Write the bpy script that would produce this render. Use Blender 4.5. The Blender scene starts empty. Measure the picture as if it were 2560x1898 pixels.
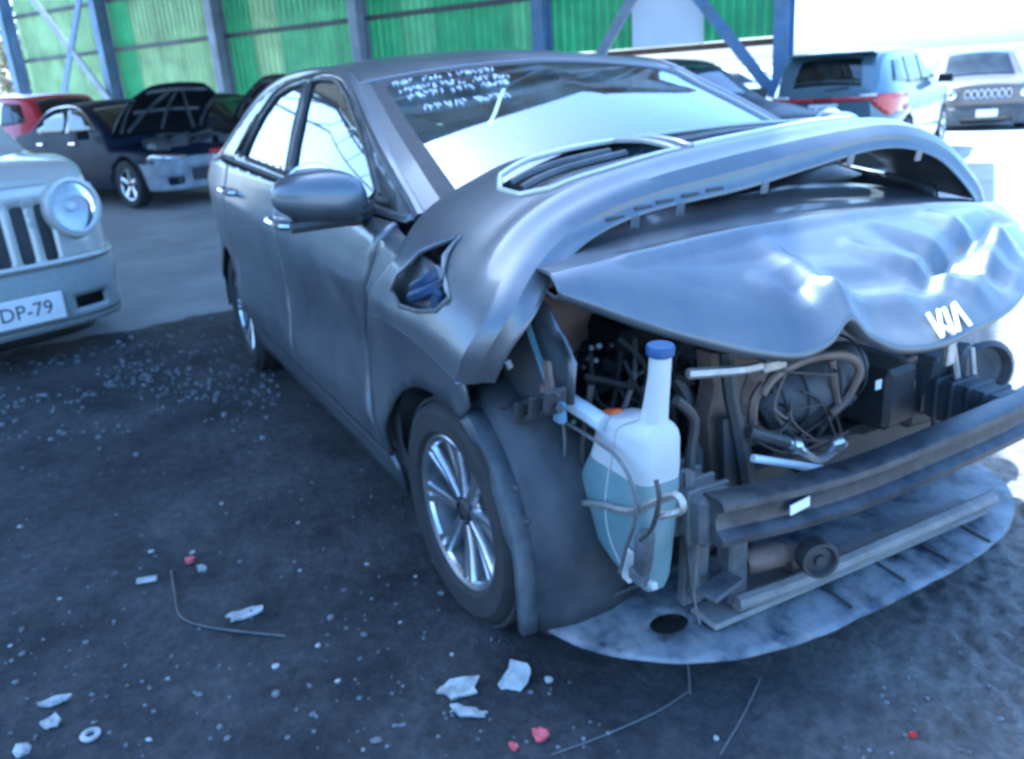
import bpy, bmesh, math, random
import numpy as np
from mathutils import Vector, Matrix, noise
from mathutils.geometry import delaunay_2d_cdt

# ------------------------------------------------------------------ camera, sky, sun, exposure
sc = bpy.context.scene
COL = sc.collection
CAM = Vector((1.868, -1.558, 1.371)); FPX = 2150.0
yaw, pit, rol = 2.67488, 0.337513, -0.069813
FW = Vector((math.cos(yaw)*math.cos(pit), math.sin(yaw)*math.cos(pit), -math.sin(pit)))
r0 = Vector((math.sin(yaw), -math.cos(yaw), 0)); u0 = r0.cross(FW)
RT = math.cos(rol)*r0 + math.sin(rol)*u0; UP = -math.sin(rol)*r0 + math.cos(rol)*u0
cd = bpy.data.cameras.new('camera'); cam = bpy.data.objects.new('camera', cd); COL.objects.link(cam)
M = Matrix((RT, UP, -FW)).transposed().to_4x4(); M.translation = CAM; cam.matrix_world = M
cd.sensor_width = 36; cd.lens = 36*FPX/2560; cd.clip_start = .05; cd.clip_end = 2000
cd.dof.use_dof = True; cd.dof.focus_distance = 0.62; cd.dof.aperture_fstop = 10.0
sc.camera = cam

SUN_EL, SUN_AZ = math.radians(59.5), math.radians(189.6)      # azimuth of the sun measured from +x towards +y
w = bpy.data.worlds.new('World'); sc.world = w; w.use_nodes = True
nt = w.node_tree; bg = nt.nodes['Background']
sky = nt.nodes.new('ShaderNodeTexSky'); sky.sky_type = 'NISHITA'; sky.sun_disc = False
sky.sun_elevation = SUN_EL; sky.sun_rotation = math.pi/2 - SUN_AZ
sky.dust_density = 2.6; sky.air_density = 1.0; sky.ozone_density = 4.0
nt.links.new(sky.outputs[0], bg.inputs[0]); bg.inputs[1].default_value = 0.15
sd = bpy.data.lights.new('sun', 'SUN'); sd.energy = 4.5; sd.angle = math.radians(.5); sd.color = (1, .95, .88)
so = bpy.data.objects.new('sun', sd); COL.objects.link(so)
so.rotation_euler = Vector((math.cos(SUN_AZ)*math.cos(SUN_EL), math.sin(SUN_AZ)*math.cos(SUN_EL), math.sin(SUN_EL))).to_track_quat('Z', 'Y').to_euler()
so.location = (0, 0, 30)
vs = sc.view_settings; vs.view_transform = 'Standard'; vs.look = 'None'; vs.gamma = 1; vs.use_curve_mapping = False
vs.exposure = 2.55
vs.use_white_balance = True; vs.white_balance_temperature = 4800; vs.white_balance_tint = 0

random.seed(7)
R = math.radians

def at(px, py, axis, val):
    """pixel of the 2560x1898 photograph + one known world coordinate -> point"""
    d = FW + RT*((px-1280)/FPX) + UP*((949-py)/FPX)
    return CAM + d*((val-CAM[axis])/d[axis])
def atd(px, py, z):
    return CAM + (FW + RT*((px-1280)/FPX) + UP*((949-py)/FPX))*z

# ------------------------------------------------------------------ materials
MATS = {}
def mat(name, col, rough=.5, metal=0., var=.15, scale=8., bump=0., bscale=60., coat=0., alpha=None, col2=None, spec=.5, dust=0., emit=None, coatr=.05, dscale=3.5, lo=.32, hi=.68):
    if name in MATS: return MATS[name]
    m = bpy.data.materials.new(name); m.use_nodes = True; MATS[name] = m
    t = m.node_tree; b = t.nodes['Principled BSDF']
    tc = t.nodes.new('ShaderNodeTexCoord')
    n = t.nodes.new('ShaderNodeTexNoise'); n.inputs['Scale'].default_value = scale; n.inputs['Detail'].default_value = 6; n.inputs['Roughness'].default_value = .62
    t.links.new(tc.outputs['Object'], n.inputs['Vector'])
    r = t.nodes.new('ShaderNodeValToRGB')
    c1 = [max(0, c*(1-var)) for c in col]; c2 = col2 or [min(1, c*(1+var)) for c in col]
    r.color_ramp.elements[0].position = lo; r.color_ramp.elements[1].position = hi
    r.color_ramp.elements[0].color = (*c1, 1); r.color_ramp.elements[1].color = (*c2, 1)
    t.links.new(n.outputs['Fac'], r.inputs[0])
    out = r.outputs[0]
    b.inputs['Roughness'].default_value = rough
    if dust > 0:
        n2 = t.nodes.new('ShaderNodeTexNoise'); n2.inputs['Scale'].default_value = dscale; n2.inputs['Detail'].default_value = 9; n2.inputs['Roughness'].default_value = .7
        t.links.new(tc.outputs['Object'], n2.inputs['Vector'])
        mr = t.nodes.new('ShaderNodeMapRange'); mr.inputs[1].default_value = .42; mr.inputs[2].default_value = .75; mr.inputs[3].default_value = 0; mr.inputs[4].default_value = dust
        t.links.new(n2.outputs['Fac'], mr.inputs[0])
        mx = t.nodes.new('ShaderNodeMix'); mx.data_type = 'RGBA'
        t.links.new(mr.outputs[0], mx.inputs[0]); t.links.new(out, mx.inputs[6]); mx.inputs[7].default_value = (.33, .30, .26, 1)
        out = mx.outputs[2]
        mr2 = t.nodes.new('ShaderNodeMapRange'); mr2.inputs[1].default_value = .35; mr2.inputs[2].default_value = .8; mr2.inputs[3].default_value = rough; mr2.inputs[4].default_value = min(1, rough+.35*dust+.1)
        t.links.new(n2.outputs['Fac'], mr2.inputs[0]); t.links.new(mr2.outputs[0], b.inputs['Roughness'])
        if metal:
            mm = t.nodes.new('ShaderNodeMath'); mm.operation = 'MULTIPLY_ADD'; mm.inputs[1].default_value = -metal; mm.inputs[2].default_value = metal
            t.links.new(mr.outputs[0], mm.inputs[0]); t.links.new(mm.outputs[0], b.inputs['Metallic'])
    t.links.new(out, b.inputs['Base Color'])
    if not (dust > 0 and metal): b.inputs['Metallic'].default_value = metal
    b.inputs['Specular IOR Level'].default_value = spec
    if coat: b.inputs['Coat Weight'].default_value = coat; b.inputs['Coat Roughness'].default_value = coatr
    if bump:
        n3 = t.nodes.new('ShaderNodeTexNoise'); n3.inputs['Scale'].default_value = bscale; n3.inputs['Detail'].default_value = 5
        t.links.new(tc.outputs['Object'], n3.inputs['Vector'])
        bp = t.nodes.new('ShaderNodeBump'); bp.inputs['Strength'].default_value = bump; bp.inputs['Distance'].default_value = .01
        t.links.new(n3.outputs['Fac'], bp.inputs['Height']); t.links.new(bp.outputs[0], b.inputs['Normal'])
    if emit: b.inputs['Emission Color'].default_value = (*emit[0], 1); b.inputs['Emission Strength'].default_value = emit[1]
    return m
def glass(name, tint, ior=1.6, rough=.02, dirt=.12):
    if name in MATS: return MATS[name]
    m = bpy.data.materials.new(name); m.use_nodes = True; MATS[name] = m
    t = m.node_tree; t.nodes.clear()
    o = t.nodes.new('ShaderNodeOutputMaterial')
    tr = t.nodes.new('ShaderNodeBsdfTransparent'); tr.inputs[0].default_value = (*tint, 1)
    gl = t.nodes.new('ShaderNodeBsdfGlossy'); gl.inputs['Roughness'].default_value = rough; gl.inputs[0].default_value = (.95, .98, 1, 1)
    fr = t.nodes.new('ShaderNodeFresnel'); fr.inputs[0].default_value = ior
    mx = t.nodes.new('ShaderNodeMixShader'); t.links.new(fr.outputs[0], mx.inputs[0]); t.links.new(tr.outputs[0], mx.inputs[1]); t.links.new(gl.outputs[0], mx.inputs[2])
    df = t.nodes.new('ShaderNodeBsdfDiffuse'); df.inputs[0].default_value = (.30, .42, .42, 1)
    tc = t.nodes.new('ShaderNodeTexCoord'); n = t.nodes.new('ShaderNodeTexNoise'); n.inputs['Scale'].default_value = 4; n.inputs['Detail'].default_value = 8
    t.links.new(tc.outputs['Object'], n.inputs['Vector'])
    mr = t.nodes.new('ShaderNodeMapRange'); mr.inputs[1].default_value = .35; mr.inputs[2].default_value = .75; mr.inputs[4].default_value = dirt
    t.links.new(n.outputs['Fac'], mr.inputs[0])
    m2 = t.nodes.new('ShaderNodeMixShader'); t.links.new(mr.outputs[0], m2.inputs[0]); t.links.new(mx.outputs[0], m2.inputs[1]); t.links.new(df.outputs[0], m2.inputs[2])
    t.links.new(m2.outputs[0], o.inputs[0])
    return m

PAINT = mat('grey_metallic_paint', (.108, .120, .134), .35, .64, .04, 400, coat=.4, dust=.20, coatr=.12)
PAINT_HOOD = PAINT
SILVER = mat('silver_paint', (.50, .49, .44), .36, .30, .04, 300, coat=.7, dust=.25)
BLACKP = mat('black_plastic', (.025, .026, .028), .5, 0, .3, 30, bump=.1, bscale=200, dust=.07)
DUSTYP = mat('dusty_black_plastic', (.045, .05, .058), .6, 0, .35, 9, bump=.15, bscale=90, dust=.45)
LINER = mat('wheel_liner_felt', (.020, .024, .031), .55, 0, .3, 9, bump=.12, bscale=40, dust=.16)
RUBBER = mat('tyre_rubber', (.014, .014, .015), .72, 0, .3, 20, bump=.2, bscale=150, dust=.06)
ALLOY = mat('alloy_rim', (.55, .56, .58), .22, .95, .06, 30, coat=.4, dust=.12)
STEEL = mat('dark_steel', (.10, .105, .11), .45, .7, .25, 14, bump=.1, dust=.25)
BEAM = mat('painted_steel_beam', (.028, .033, .042), .34, .4, .45, 14, bump=.08, dust=.18, dscale=11)
ALU = mat('cast_aluminium', (.38, .36, .34), .45, .85, .25, 22, bump=.3, bscale=120, dust=.3)
BRONZE = mat('rust_primer', (.15, .105, .085), .55, .35, .35, 10, bump=.25, dust=.35)
RUST = mat('rusty_steel', (.17, .095, .06), .75, .2, .4, 16, bump=.3, dust=.2)
BAYDARK = mat('shaded_bay_black', (.011, .011, .012), .8, 0, .4, 25, spec=.2)  # extra-dark black: the bay's deep shade is put into the colour
HOSE = mat('hose_rubber', (.02, .02, .022), .45, 0, .2, 30, dust=.15)
WIRE = mat('grey_wire', (.10, .10, .10), .5, 0, .2, 30)
CHROME = mat('chrome', (.75, .76, .78), .1, 1., .03, 30)
WHITEPL = mat('white_plastic', (.72, .72, .70), .45, 0, .06, 12)
REDPL = mat('red_plastic', (.55, .03, .03), .3, 0, .15, 12, coat=.3)
REDLENS = mat('red_lens', (.42, .012, .018), .15, 0, .2, 30, coat=.8)
DARKINT = mat('interior_trim', (.035, .037, .042), .75, 0, .2, 30, bump=.1)
SEATM = mat('seat_cloth', (.07, .075, .085), .9, 0, .2, 40, bump=.2)
BLUEP = mat('blue_cap_plastic', (.015, .045, .13), .5, 0, .2, 12)
GLASSW = glass('windscreen_glass', (.50, .68, .67), 2.5, .015, .22)
GLASSS = glass('side_glass', (.45, .52, .52), 2.4, .015, .06)
GLASSD = glass('tinted_glass', (.12, .15, .16), 1.7, .03, .06)
LENS = glass('clear_lens', (.92, .94, .95), 1.5, .03, .06)

# ------------------------------------------------------------------ mesh helpers
def link(name, me, parent=None):
    o = bpy.data.objects.new(name, me); COL.objects.link(o)
    if parent: o.parent = parent
    return o
def raw(name, V, F, m, parent=None, smooth=True, angle=None):
    me = bpy.data.meshes.new(name); me.from_pydata([tuple(v) for v in V], [], F); me.update()
    if smooth:
        me.polygons.foreach_set('use_smooth', [True]*len(me.polygons))
        if angle is not None:
            bm = bmesh.new(); bm.from_mesh(me)
            for e in bm.edges:
                if len(e.link_faces) == 2 and e.calc_face_angle(0) > angle: e.smooth = False
            bm.to_mesh(me); bm.free()
    me.materials.append(m)
    return link(name, me, parent)
def obj(name, parts, m, parent=None, smooth=True, angle=R(35)):
    V, F = [], []
    for v, f in parts:
        k = len(V); V += list(v); F += [[i+k for i in q] for q in f]
    return raw(name, V, F, m, parent, smooth, angle)
def each(name, parts, m, parent=None, smooth=True):
    return [obj(name, [p], m, parent, smooth) for p in parts]
def tag(o, label=None, cat=None, group=None, kind=None):
    if label: o['label'] = label
    if cat: o['category'] = cat
    if group: o['group'] = group
    if kind: o['kind'] = kind
    return o
def empty(name, loc=(0, 0, 0), rz=0.):
    o = bpy.data.objects.new(name, None); COL.objects.link(o); o.location = loc; o.rotation_euler = (0, 0, rz); o.empty_display_size = .2
    return o
def copy_tree(o, parent=None):
    c = o.copy(); COL.objects.link(c); c.parent = parent
    for ch in list(o.children): copy_tree(ch, c)
    return c
def P_box(c, s, rot=None, ch=.0):
    hx, hy, hz = s[0]/2, s[1]/2, s[2]/2
    if ch <= 0: ch = min(hx, hy, hz)*.18
    V = []; F = []
    bm = bmesh.new(); bmesh.ops.create_cube(bm, size=1.0)
    for v in bm.verts: v.co = Vector((v.co.x*s[0], v.co.y*s[1], v.co.z*s[2]))
    bmesh.ops.bevel(bm, geom=list(bm.edges), offset=ch, segments=1, affect='EDGES', profile=.5)
    bm.verts.index_update()
    for v in bm.verts:
        p = v.co.copy()
        if rot is not None: p = rot @ p
        V.append(p+Vector(c))
    F = [[v.index for v in f.verts] for f in bm.faces]; bm.free()
    return V, F
def ez(x=0, y=0, z=0):
    from mathutils import Euler
    return Euler((R(x), R(y), R(z))).to_matrix()
def smooth_path(pts, n=6):
    pts = [Vector(p) for p in pts]
    if len(pts) < 3: return pts
    out = []
    for i in range(len(pts)-1):
        p0 = pts[max(0, i-1)]; p1 = pts[i]; p2 = pts[i+1]; p3 = pts[min(len(pts)-1, i+2)]
        for k in range(n):
            t = k/n
            out.append(.5*((2*p1)+(-p0+p2)*t+(2*p0-5*p1+4*p2-p3)*t*t+(-p0+3*p1-3*p2+p3)*t**3))
    out.append(pts[-1]); return out
def P_tube(pts, r, n=8, smooth=5, cap=True):
    pts = smooth_path(pts, smooth) if smooth else [Vector(p) for p in pts]
    N = len(pts); V = []; F = []
    t0 = (pts[1]-pts[0]).normalized(); a = t0.orthogonal().normalized()
    for i, p in enumerate(pts):
        t = (pts[min(N-1, i+1)]-pts[max(0, i-1)]).normalized()
        a = (a - t*a.dot(t)).normalized(); b = t.cross(a)
        rr = r(i/(N-1)) if callable(r) else r
        for k in range(n):
            q = 2*math.pi*k/n; V.append(p + (a*math.cos(q)+b*math.sin(q))*rr)
    for i in range(N-1):
        for k in range(n):
            F.append([i*n+k, i*n+(k+1) % n, (i+1)*n+(k+1) % n, (i+1)*n+k])
    if cap: F.append(list(range(n))[::-1]); F.append([(N-1)*n+k for k in range(n)])
    return V, F
def P_lathe(prof, o, d, n=32, cap=True):
    """prof: (radius, offset along d)"""
    o = Vector(o); d = Vector(d).normalized(); a = d.orthogonal().normalized(); b = d.cross(a)
    V = []; F = []
    for r, h in prof:
        for k in range(n):
            q = 2*math.pi*k/n; V.append(o+d*h+(a*math.cos(q)+b*math.sin(q))*r)
    for i in range(len(prof)-1):
        for k in range(n): F.append([i*n+k, i*n+(k+1) % n, (i+1)*n+(k+1) % n, (i+1)*n+k])
    if cap and prof[0][0] > 1e-4: F.append(list(range(n))[::-1])
    if cap and prof[-1][0] > 1e-4: F.append([(len(prof)-1)*n+k for k in range(n)])
    return V, F
def P_grid(rows, closed=False):
    n = len(rows[0]); V = [p for r_ in rows for p in r_]; F = []
    for i in range(len(rows)-1):
        for k in range(n if closed else n-1):
            F.append([i*n+k, i*n+(k+1) % n, (i+1)*n+(k+1) % n, (i+1)*n+k])
    return V, F
def P_ext(poly, fn, d):
    """extrude a 2-D polygon: fn maps (a,b) to a point, d is the depth vector"""
    n = len(poly); d = Vector(d); V = [Vector(fn(*p)) for p in poly]; V = V+[v+d for v in V]
    F = [list(range(n)), [i+n for i in range(n)][::-1]]+[[i, (i+1) % n, (i+1) % n+n, i+n] for i in range(n)]
    return V, F
def inpoly(P, poly):
    x, y = P[:, 0], P[:, 1]; res = np.zeros(len(P), bool); n = len(poly)
    for i in range(n):
        x1, y1 = poly[i]; x2, y2 = poly[(i+1) % n]
        c = (y1 > y) != (y2 > y)
        if y1 != y2: res ^= c & (x < (x2-x1)*(y-y1)/(y2-y1)+x1)
    return res
def dens(poly, h):
    out = []; n = len(poly)
    for i in range(n):
        a = np.array(poly[i], float); b = np.array(poly[(i+1) % n], float); k = max(1, int(round(np.linalg.norm(b-a)/h)))
        for j in range(k): out.append(tuple(a+(b-a)*j/k))
    return out
def tri(outer, holes=(), h=.05, hy=None):
    hy = hy or h
    outer = dens(outer, min(h, hy)); holes = [dens(q, min(h, hy)) for q in holes]
    loops = [outer]+holes; P = [p for l in loops for p in l]; E = []; k = 0
    for l in loops:
        n = len(l); E += [(k+i, k+(i+1) % n) for i in range(n)]; k += n
    B = np.array(P); mn = B[:len(outer)].min(0); mx = B[:len(outer)].max(0)
    gx = np.arange(mn[0]+h*.5, mx[0], h); gy = np.arange(mn[1]+hy*.5, mx[1], hy)
    if len(gx) and len(gy):
        G = np.array([(x, y) for x in gx for y in gy]); ok = inpoly(G, outer)
        for q in holes: ok &= ~inpoly(G, q)
        G = G[ok]
        if len(G):
            s = np.array([h, hy]); dd = np.full(len(G), 9.)
            for i in range(0, len(B), 200): dd = np.minimum(dd, np.sqrt((((G[:, None]-B[None, i:i+200])/s)**2).sum(2)).min(1))
            P = P+[tuple(g) for g in G[dd > .45]]
    vs_, _, fs, _, _, _ = delaunay_2d_cdt([Vector(p) for p in P], E, [], 0, 1e-7)
    vs_ = [(v.x, v.y) for v in vs_]; C = np.array([np.mean([vs_[i] for i in f], axis=0) for f in fs])
    ok = inpoly(C, outer)
    for q in holes: ok &= ~inpoly(C, q)
    return vs_, [list(f) for f, k_ in zip(fs, ok) if k_]
def sheet(name, outer, holes, fn, h, m, parent=None, out=None, thick=0., hy=None, angle=None):
    V2, F = tri(outer, holes, h, hy); V = [Vector(fn(*p)) for p in V2]
    if out is not None:
        s = Vector((0, 0, 0))
        for f in F: s += (V[f[1]]-V[f[0]]).cross(V[f[2]]-V[f[0]])
        if s.dot(Vector(out)) < 0: F = [f[::-1] for f in F]
    o = raw(name, V, F, m, parent, True, angle)
    if thick:
        md = o.modifiers.new('solid', 'SOLIDIFY'); md.thickness = thick; md.offset = -1
    return o
def lerp1(tab, x):
    return float(np.interp(x, [t[0] for t in tab], [t[1] for t in tab]))
def spl(tab, x):
    """catmull-rom through (x, v...) table with increasing x"""
    X = [t[0] for t in tab]
    if x <= X[0]: return tab[0][1]
    if x >= X[-1]: return tab[-1][1]
    i = max(k for k in range(len(X)-1) if X[k] <= x)
    def sl(k):
        a = max(0, k-1); b = min(len(X)-1, k+1); return (tab[b][1]-tab[a][1])/(X[b]-X[a])
    hh = X[i+1]-X[i]; t = (x-X[i])/hh
    return (2*t**3-3*t**2+1)*tab[i][1]+(t**3-2*t**2+t)*hh*sl(i)+(-2*t**3+3*t**2)*tab[i+1][1]+(t**3-t**2)*hh*sl(i+1)
def splv(tab, x):
    """spl for vectors: tab of (x, (a,b,c))"""
    return Vector([spl([(t[0], t[1][k]) for t in tab], x) for k in range(len(tab[0][1]))])
def arc(cx, cz, r, a0, a1, n=18):
    return [(cx+r*math.cos(R(a0+(a1-a0)*i/n)), cz+r*math.sin(R(a0+(a1-a0)*i/n))) for i in range(n+1)]

# ------------------------------------------------------------------ ground
def gz(x, y):
    return -.018*min(22, max(0, y-2.2))
def fbm(x, y, s, o=4, z=0.):
    v = 0; a = 1; n = 0
    for i in range(o):
        v += a*noise.noise((x*s, y*s, z+i*7.3)); n += a; a *= .5; s *= 2.1
    return v/n
def lines(core, far):
    L = list(core)
    s = core[1]-core[0]; a = core[0]
    while a > -far: s *= 1.35; a -= s; L.insert(0, a)
    s = core[-1]-core[-2]; a = core[-1]
    while a < far: s *= 1.35; a += s; L.append(a)
    return L
gx = lines([-16+.4*i for i in range(51)], 400); gy = lines([-6+.4*i for i in range(51)], 400)
MG = mat('pale_yard_concrete', (.27, .265, .255), .85, 0, .22, 1.3, bump=.25, bscale=25)
rows = [[Vector((x, y, gz(x, y)-.014+(.006*fbm(x, y, .7) if abs(x) < 18 and abs(y) < 18 else 0))) for y in gy] for x in gx]
tag(obj('ground', [P_grid(rows)], MG), kind='structure')

MD = bpy.data.materials.new('oily_dirt'); MD.use_nodes = True
t = MD.node_tree; b = t.nodes['Principled BSDF']; tc = t.nodes.new('ShaderNodeTexCoord')
def nz(t, tc, s, d=6, r=.6):
    n = t.nodes.new('ShaderNodeTexNoise'); n.inputs['Scale'].default_value = s; n.inputs['Detail'].default_value = d; n.inputs['Roughness'].default_value = r
    t.links.new(tc.outputs['Object'], n.inputs['Vector']); return n
n1 = nz(t, tc, 2.3, 9, .72); n2 = nz(t, tc, 26, 7, .75)
r1 = t.nodes.new('ShaderNodeValToRGB'); r1.color_ramp.elements[0].position = .36; r1.color_ramp.elements[1].position = .66
r1.color_ramp.elements[0].color = (.014, .015, .018, 1); r1.color_ramp.elements[1].color = (.066, .066, .067, 1)
t.links.new(n1.outputs['Fac'], r1.inputs[0])
r2 = t.nodes.new('ShaderNodeValToRGB'); r2.color_ramp.elements[0].position = .25; r2.color_ramp.elements[1].position = .85
r2.color_ramp.elements[0].color = (.40, .41, .43, 1); r2.color_ramp.elements[1].color = (2.2, 2.2, 2.15, 1)
t.links.new(n2.outputs['Fac'], r2.inputs[0])
mx = t.nodes.new('ShaderNodeMix'); mx.data_type = 'RGBA'; mx.blend_type = 'MULTIPLY'; mx.inputs[0].default_value = 1
t.links.new(r1.outputs[0], mx.inputs[6]); t.links.new(r2.outputs[0], mx.inputs[7]); t.links.new(mx.outputs[2], b.inputs['Base Color'])
sx = t.nodes.new('ShaderNodeSeparateXYZ'); t.links.new(tc.outputs['Object'], sx.inputs[0])      # paler dried mud where the tyres churned it
ma = t.nodes.new('ShaderNodeMath'); ma.operation = 'MULTIPLY_ADD'; ma.inputs[1].default_value = .9; t.links.new(sx.outputs[1], ma.inputs[0]); t.links.new(sx.outputs[0], ma.inputs[2])
mb = t.nodes.new('ShaderNodeMath'); mb.operation = 'MULTIPLY_ADD'; mb.inputs[1].default_value = .9; t.links.new(n1.outputs['Fac'], mb.inputs[0]); t.links.new(ma.outputs[0], mb.inputs[2])
mr = t.nodes.new('ShaderNodeMapRange'); mr.inputs[1].default_value = .75; mr.inputs[2].default_value = 1.6; t.links.new(mb.outputs[0], mr.inputs[0])
mz = t.nodes.new('ShaderNodeMix'); mz.data_type = 'RGBA'; t.links.new(mr.outputs[0], mz.inputs[0]); t.links.new(r1.outputs[0], mz.inputs[6]); mz.inputs[7].default_value = (.17, .155, .14, 1)
t.links.new(mz.outputs[2], mx.inputs[6])
b.inputs['Roughness'].default_value = .8; b.inputs['Specular IOR Level'].default_value = .35
bp = t.nodes.new('ShaderNodeBump'); bp.inputs['Strength'].default_value = .9; bp.inputs['Distance'].default_value = .02
n4 = nz(t, tc, 70, 6, .7); t.links.new(n4.outputs['Fac'], bp.inputs['Height']); t.links.new(bp.outputs[0], b.inputs['Normal'])

def dirt_h(x, y):
    edge = x+4.12+.22*fbm(x, y, 1.1)+.10*fbm(x, y, 5, 3)+.06*(y+1)          # >0 inside
    fall = min(1, max(-1, edge/.16))
    hgt = .006*fbm(x, y, 2.2)+.0045*fbm(x, y, 11, 3)
    tr = (1/(1+math.exp(-(x+.9*y-.75)*9)))*max(0, min(1, (x-.2)/.3))          # churned tyre tracks in front of the car
    if tr > .02:                                                       # tread-block prints: rows of short bars, broken up by crumbs
        al, ac = x*.45+y*.89, x*.89-y*.45
        wob = 1.6*fbm(x, y, 5, 2)
        bar = max(-.6, min(1, 2.2*math.sin(al*95+wob)))*(1 if math.sin(ac*31+wob*.7) > -.45 else -.3)
        hgt += tr*(.013*bar*(.35+.65*max(0, fbm(x, y, 2.4, 2)*2+.6))+.022*fbm(x, y, 15, 3)+.010*fbm(x, y, 45, 2))
    elif -2 < x < 1.7 and -1.3 < y < 1.3: hgt += .007*fbm(x, y, 24, 2)
    hgt += .010*math.exp(-((x-.62+.22*math.sin(y*3))/.03)**2)*(.3 if y < .2 else 0)
    far = min(1, max(0, (3.3-abs(y))/.4))
    return -.030+.032*(fall*.5+.5)*far+.001+hgt*(fall > 0)+gz(x, y)*.9
xs = list(np.arange(-4.7, .1, .03))+list(np.arange(.1, 1.65, .012))+list(np.arange(1.65, 2.6, .03)); ys = list(np.arange(-3.6, -1.3, .03))+list(np.arange(-1.3, 1.5, .012))+list(np.arange(1.5, 3.61, .03))
rows = [[Vector((x, y, dirt_h(x, y))) for y in ys] for x in xs]
tag(raw('dirt_floor', *P_grid(rows), MD), kind='structure')

def stone(seed, flat=.7):
    rr = random.Random(seed); bm = bmesh.new(); bmesh.ops.create_icosphere(bm, subdivisions=1, radius=1)
    for v in bm.verts:
        v.co *= rr.uniform(.72, 1.15); v.co.z *= flat
    bm.verts.index_update(); V = [v.co.copy() for v in bm.verts]; F = [[v.index for v in f.verts] for f in bm.faces]; bm.free(); return V, F
STN = [stone(i) for i in range(6)]
rr = random.Random(3); parts = []
for k in range(2500):
    if k < 1900:
        px = rr.uniform(0, 700); py = 965+rr.gauss(0, 75)-px*.09
    else:
        px = rr.uniform(0, 2560); py = rr.uniform(980, 1898)
    p = at(px, py, 2, 0.0)
    if p.x < -4.0 or (-3.4 < p.x < .75 and p.y > -.72): continue
    if fbm(p.x, p.y, 2.6, 3)+.35*rr.random() < (.16 if k < 1900 else .10): continue
    s = .003+.015*rr.random()**3 if k < 1900 else rr.uniform(.003, .007)
    V, F = STN[k % 6]; m3 = ez(0, 0, rr.uniform(0, 360))
    parts.append(([m3 @ (v*s)+Vector((p.x, p.y, dirt_h(p.x, p.y)+s*.3)) for v in V], F))
GRAV = mat('grit', (.125, .135, .14), .8, 0, .6, 40)
tag(obj('gravel', parts, GRAV, smooth=False), 'pale gravel and glass grit scattered over the dark dirt', 'gravel', kind='stuff')

# ------------------------------------------------------------------ the shed
E1 = Vector((-.872, -.4894, 0)); E2 = Vector((.4894, -.872, 0)); K6 = Vector((-8.565, 8.805, 0)); LB = 4.2
def S(a, b_, z): return K6+E1*a+E2*b_+Vector((0, 0, z))
def onwall(px, py, b_):
    d = FW+RT*((px-1280)/FPX)+UP*((949-py)/FPX); o = K6+E2*b_
    return CAM+d*((o-CAM).dot(E2)/d.dot(E2))
shed = tag(empty('open_shed', S(0, 0, 0)), 'open steel shed with green corrugated wall and blue columns', 'shed')
INV = Matrix.Translation(-S(0, 0, 0))
def shed_part(name, parts, m, smooth=True):
    return obj(name, [([v-S(0, 0, 0) for v in V], F) for V, F in parts], m, shed, smooth)
GRN = [mat('green_sheet', (.085, .31, .13), .5, 0, .18, 2.5, dust=.1), mat('pale_green_sheet', (.25, .38, .19), .55, 0, .25, 1.6, dust=.2), mat('mid_green_sheet', (.13, .35, .16), .5, 0, .22, 2, dust=.15)]
for m_, k_ in zip(GRN, (.14, .2, .16)):                                   # thin fibreglass sheets let some daylight through
    t = m_.node_tree; b = t.nodes['Principled BSDF']; o_ = t.nodes['Material Output']
    tl = t.nodes.new('ShaderNodeBsdfTranslucent'); mx = t.nodes.new('ShaderNodeMixShader'); mx.inputs[0].default_value = k_
    t.links.new(b.inputs['Base Color'].links[0].from_socket, tl.inputs[0]); t.links.new(b.outputs[0], mx.inputs[1]); t.links.new(tl.outputs[0], mx.inputs[2]); t.links.new(mx.outputs[0], o_.inputs[0])
BLUEST = mat('blue_steel', (.12, .19, .32), .5, .1, .25, 3, dust=.35)
GREYST = mat('grey_steel', (.23, .26, .33), .5, .1, .25, 3, dust=.35)
GIRT = mat('dark_girt', (.07, .075, .085), .6, .2, .3, 3, dust=.2)
ROOFM = mat('roof_sheet_underside', (.30, .27, .23), .65, .2, .2, 1.2)
pal = {0: [1, 1, 1, 1, 1], 1: [0, 1, 1, 1, 1], 2: [0, 1, 2, 2, 2], 3: [0, 2, 0, 0, 2], 4: [0, 0, 2, 0, 0]}
random.seed(11)
for bay in range(5):
    a1 = (5-bay)*LB; ns = 5; zb = 1.3 if bay < 3 else 1.72
    for k in range(ns):
        s0 = a1-k*LB/ns-.0; s1 = s0-LB/ns-.03
        prof = []; q = s0; pitch = .18; off = .004*(k % 2)
        n_ = 5
        for i in range(n_):
            st = (s0-s1)/n_; u = s0-i*st
            prof += [(u, 0), (u-st*.55, 0), (u-st*.65, -.055), (u-st*.9, -.055)]
        prof.append((s1, 0))
        rows = [[S(u, d-.02-off+.003*math.sin(z*2+u), z) for u, d in prof] for z in (zb+random.uniform(-.03, .03), 3.2, 5.25)]
        shed_part('corrugated_panel', [P_grid(rows)], GRN[pal[bay][k]], smooth=False)
def hbeam(p0, p1, wd, dp, fw, sd_):
    """H section from p0 to p1; fw = flange direction, sd_ = depth direction"""
    p0 = Vector(p0); p1 = Vector(p1); t_ = .02; o = []
    for c, ww, dd in ((sd_*(dp/2), wd, t_), (sd_*(-dp/2), wd, t_), (sd_*0, t_, dp-t_)):
        V = [];
        for p in (p0, p1):
            for sx, sy in ((-1, -1), (1, -1), (1, 1), (-1, 1)): V.append(p+c+fw*(sx*ww/2)+sd_*(sy*dd/2))
        o.append((V, [[0, 1, 2, 3][::-1], [4, 5, 6, 7], [0, 1, 5, 4], [1, 2, 6, 5], [2, 3, 7, 6], [3, 0, 4, 7]]))
    return o
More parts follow.
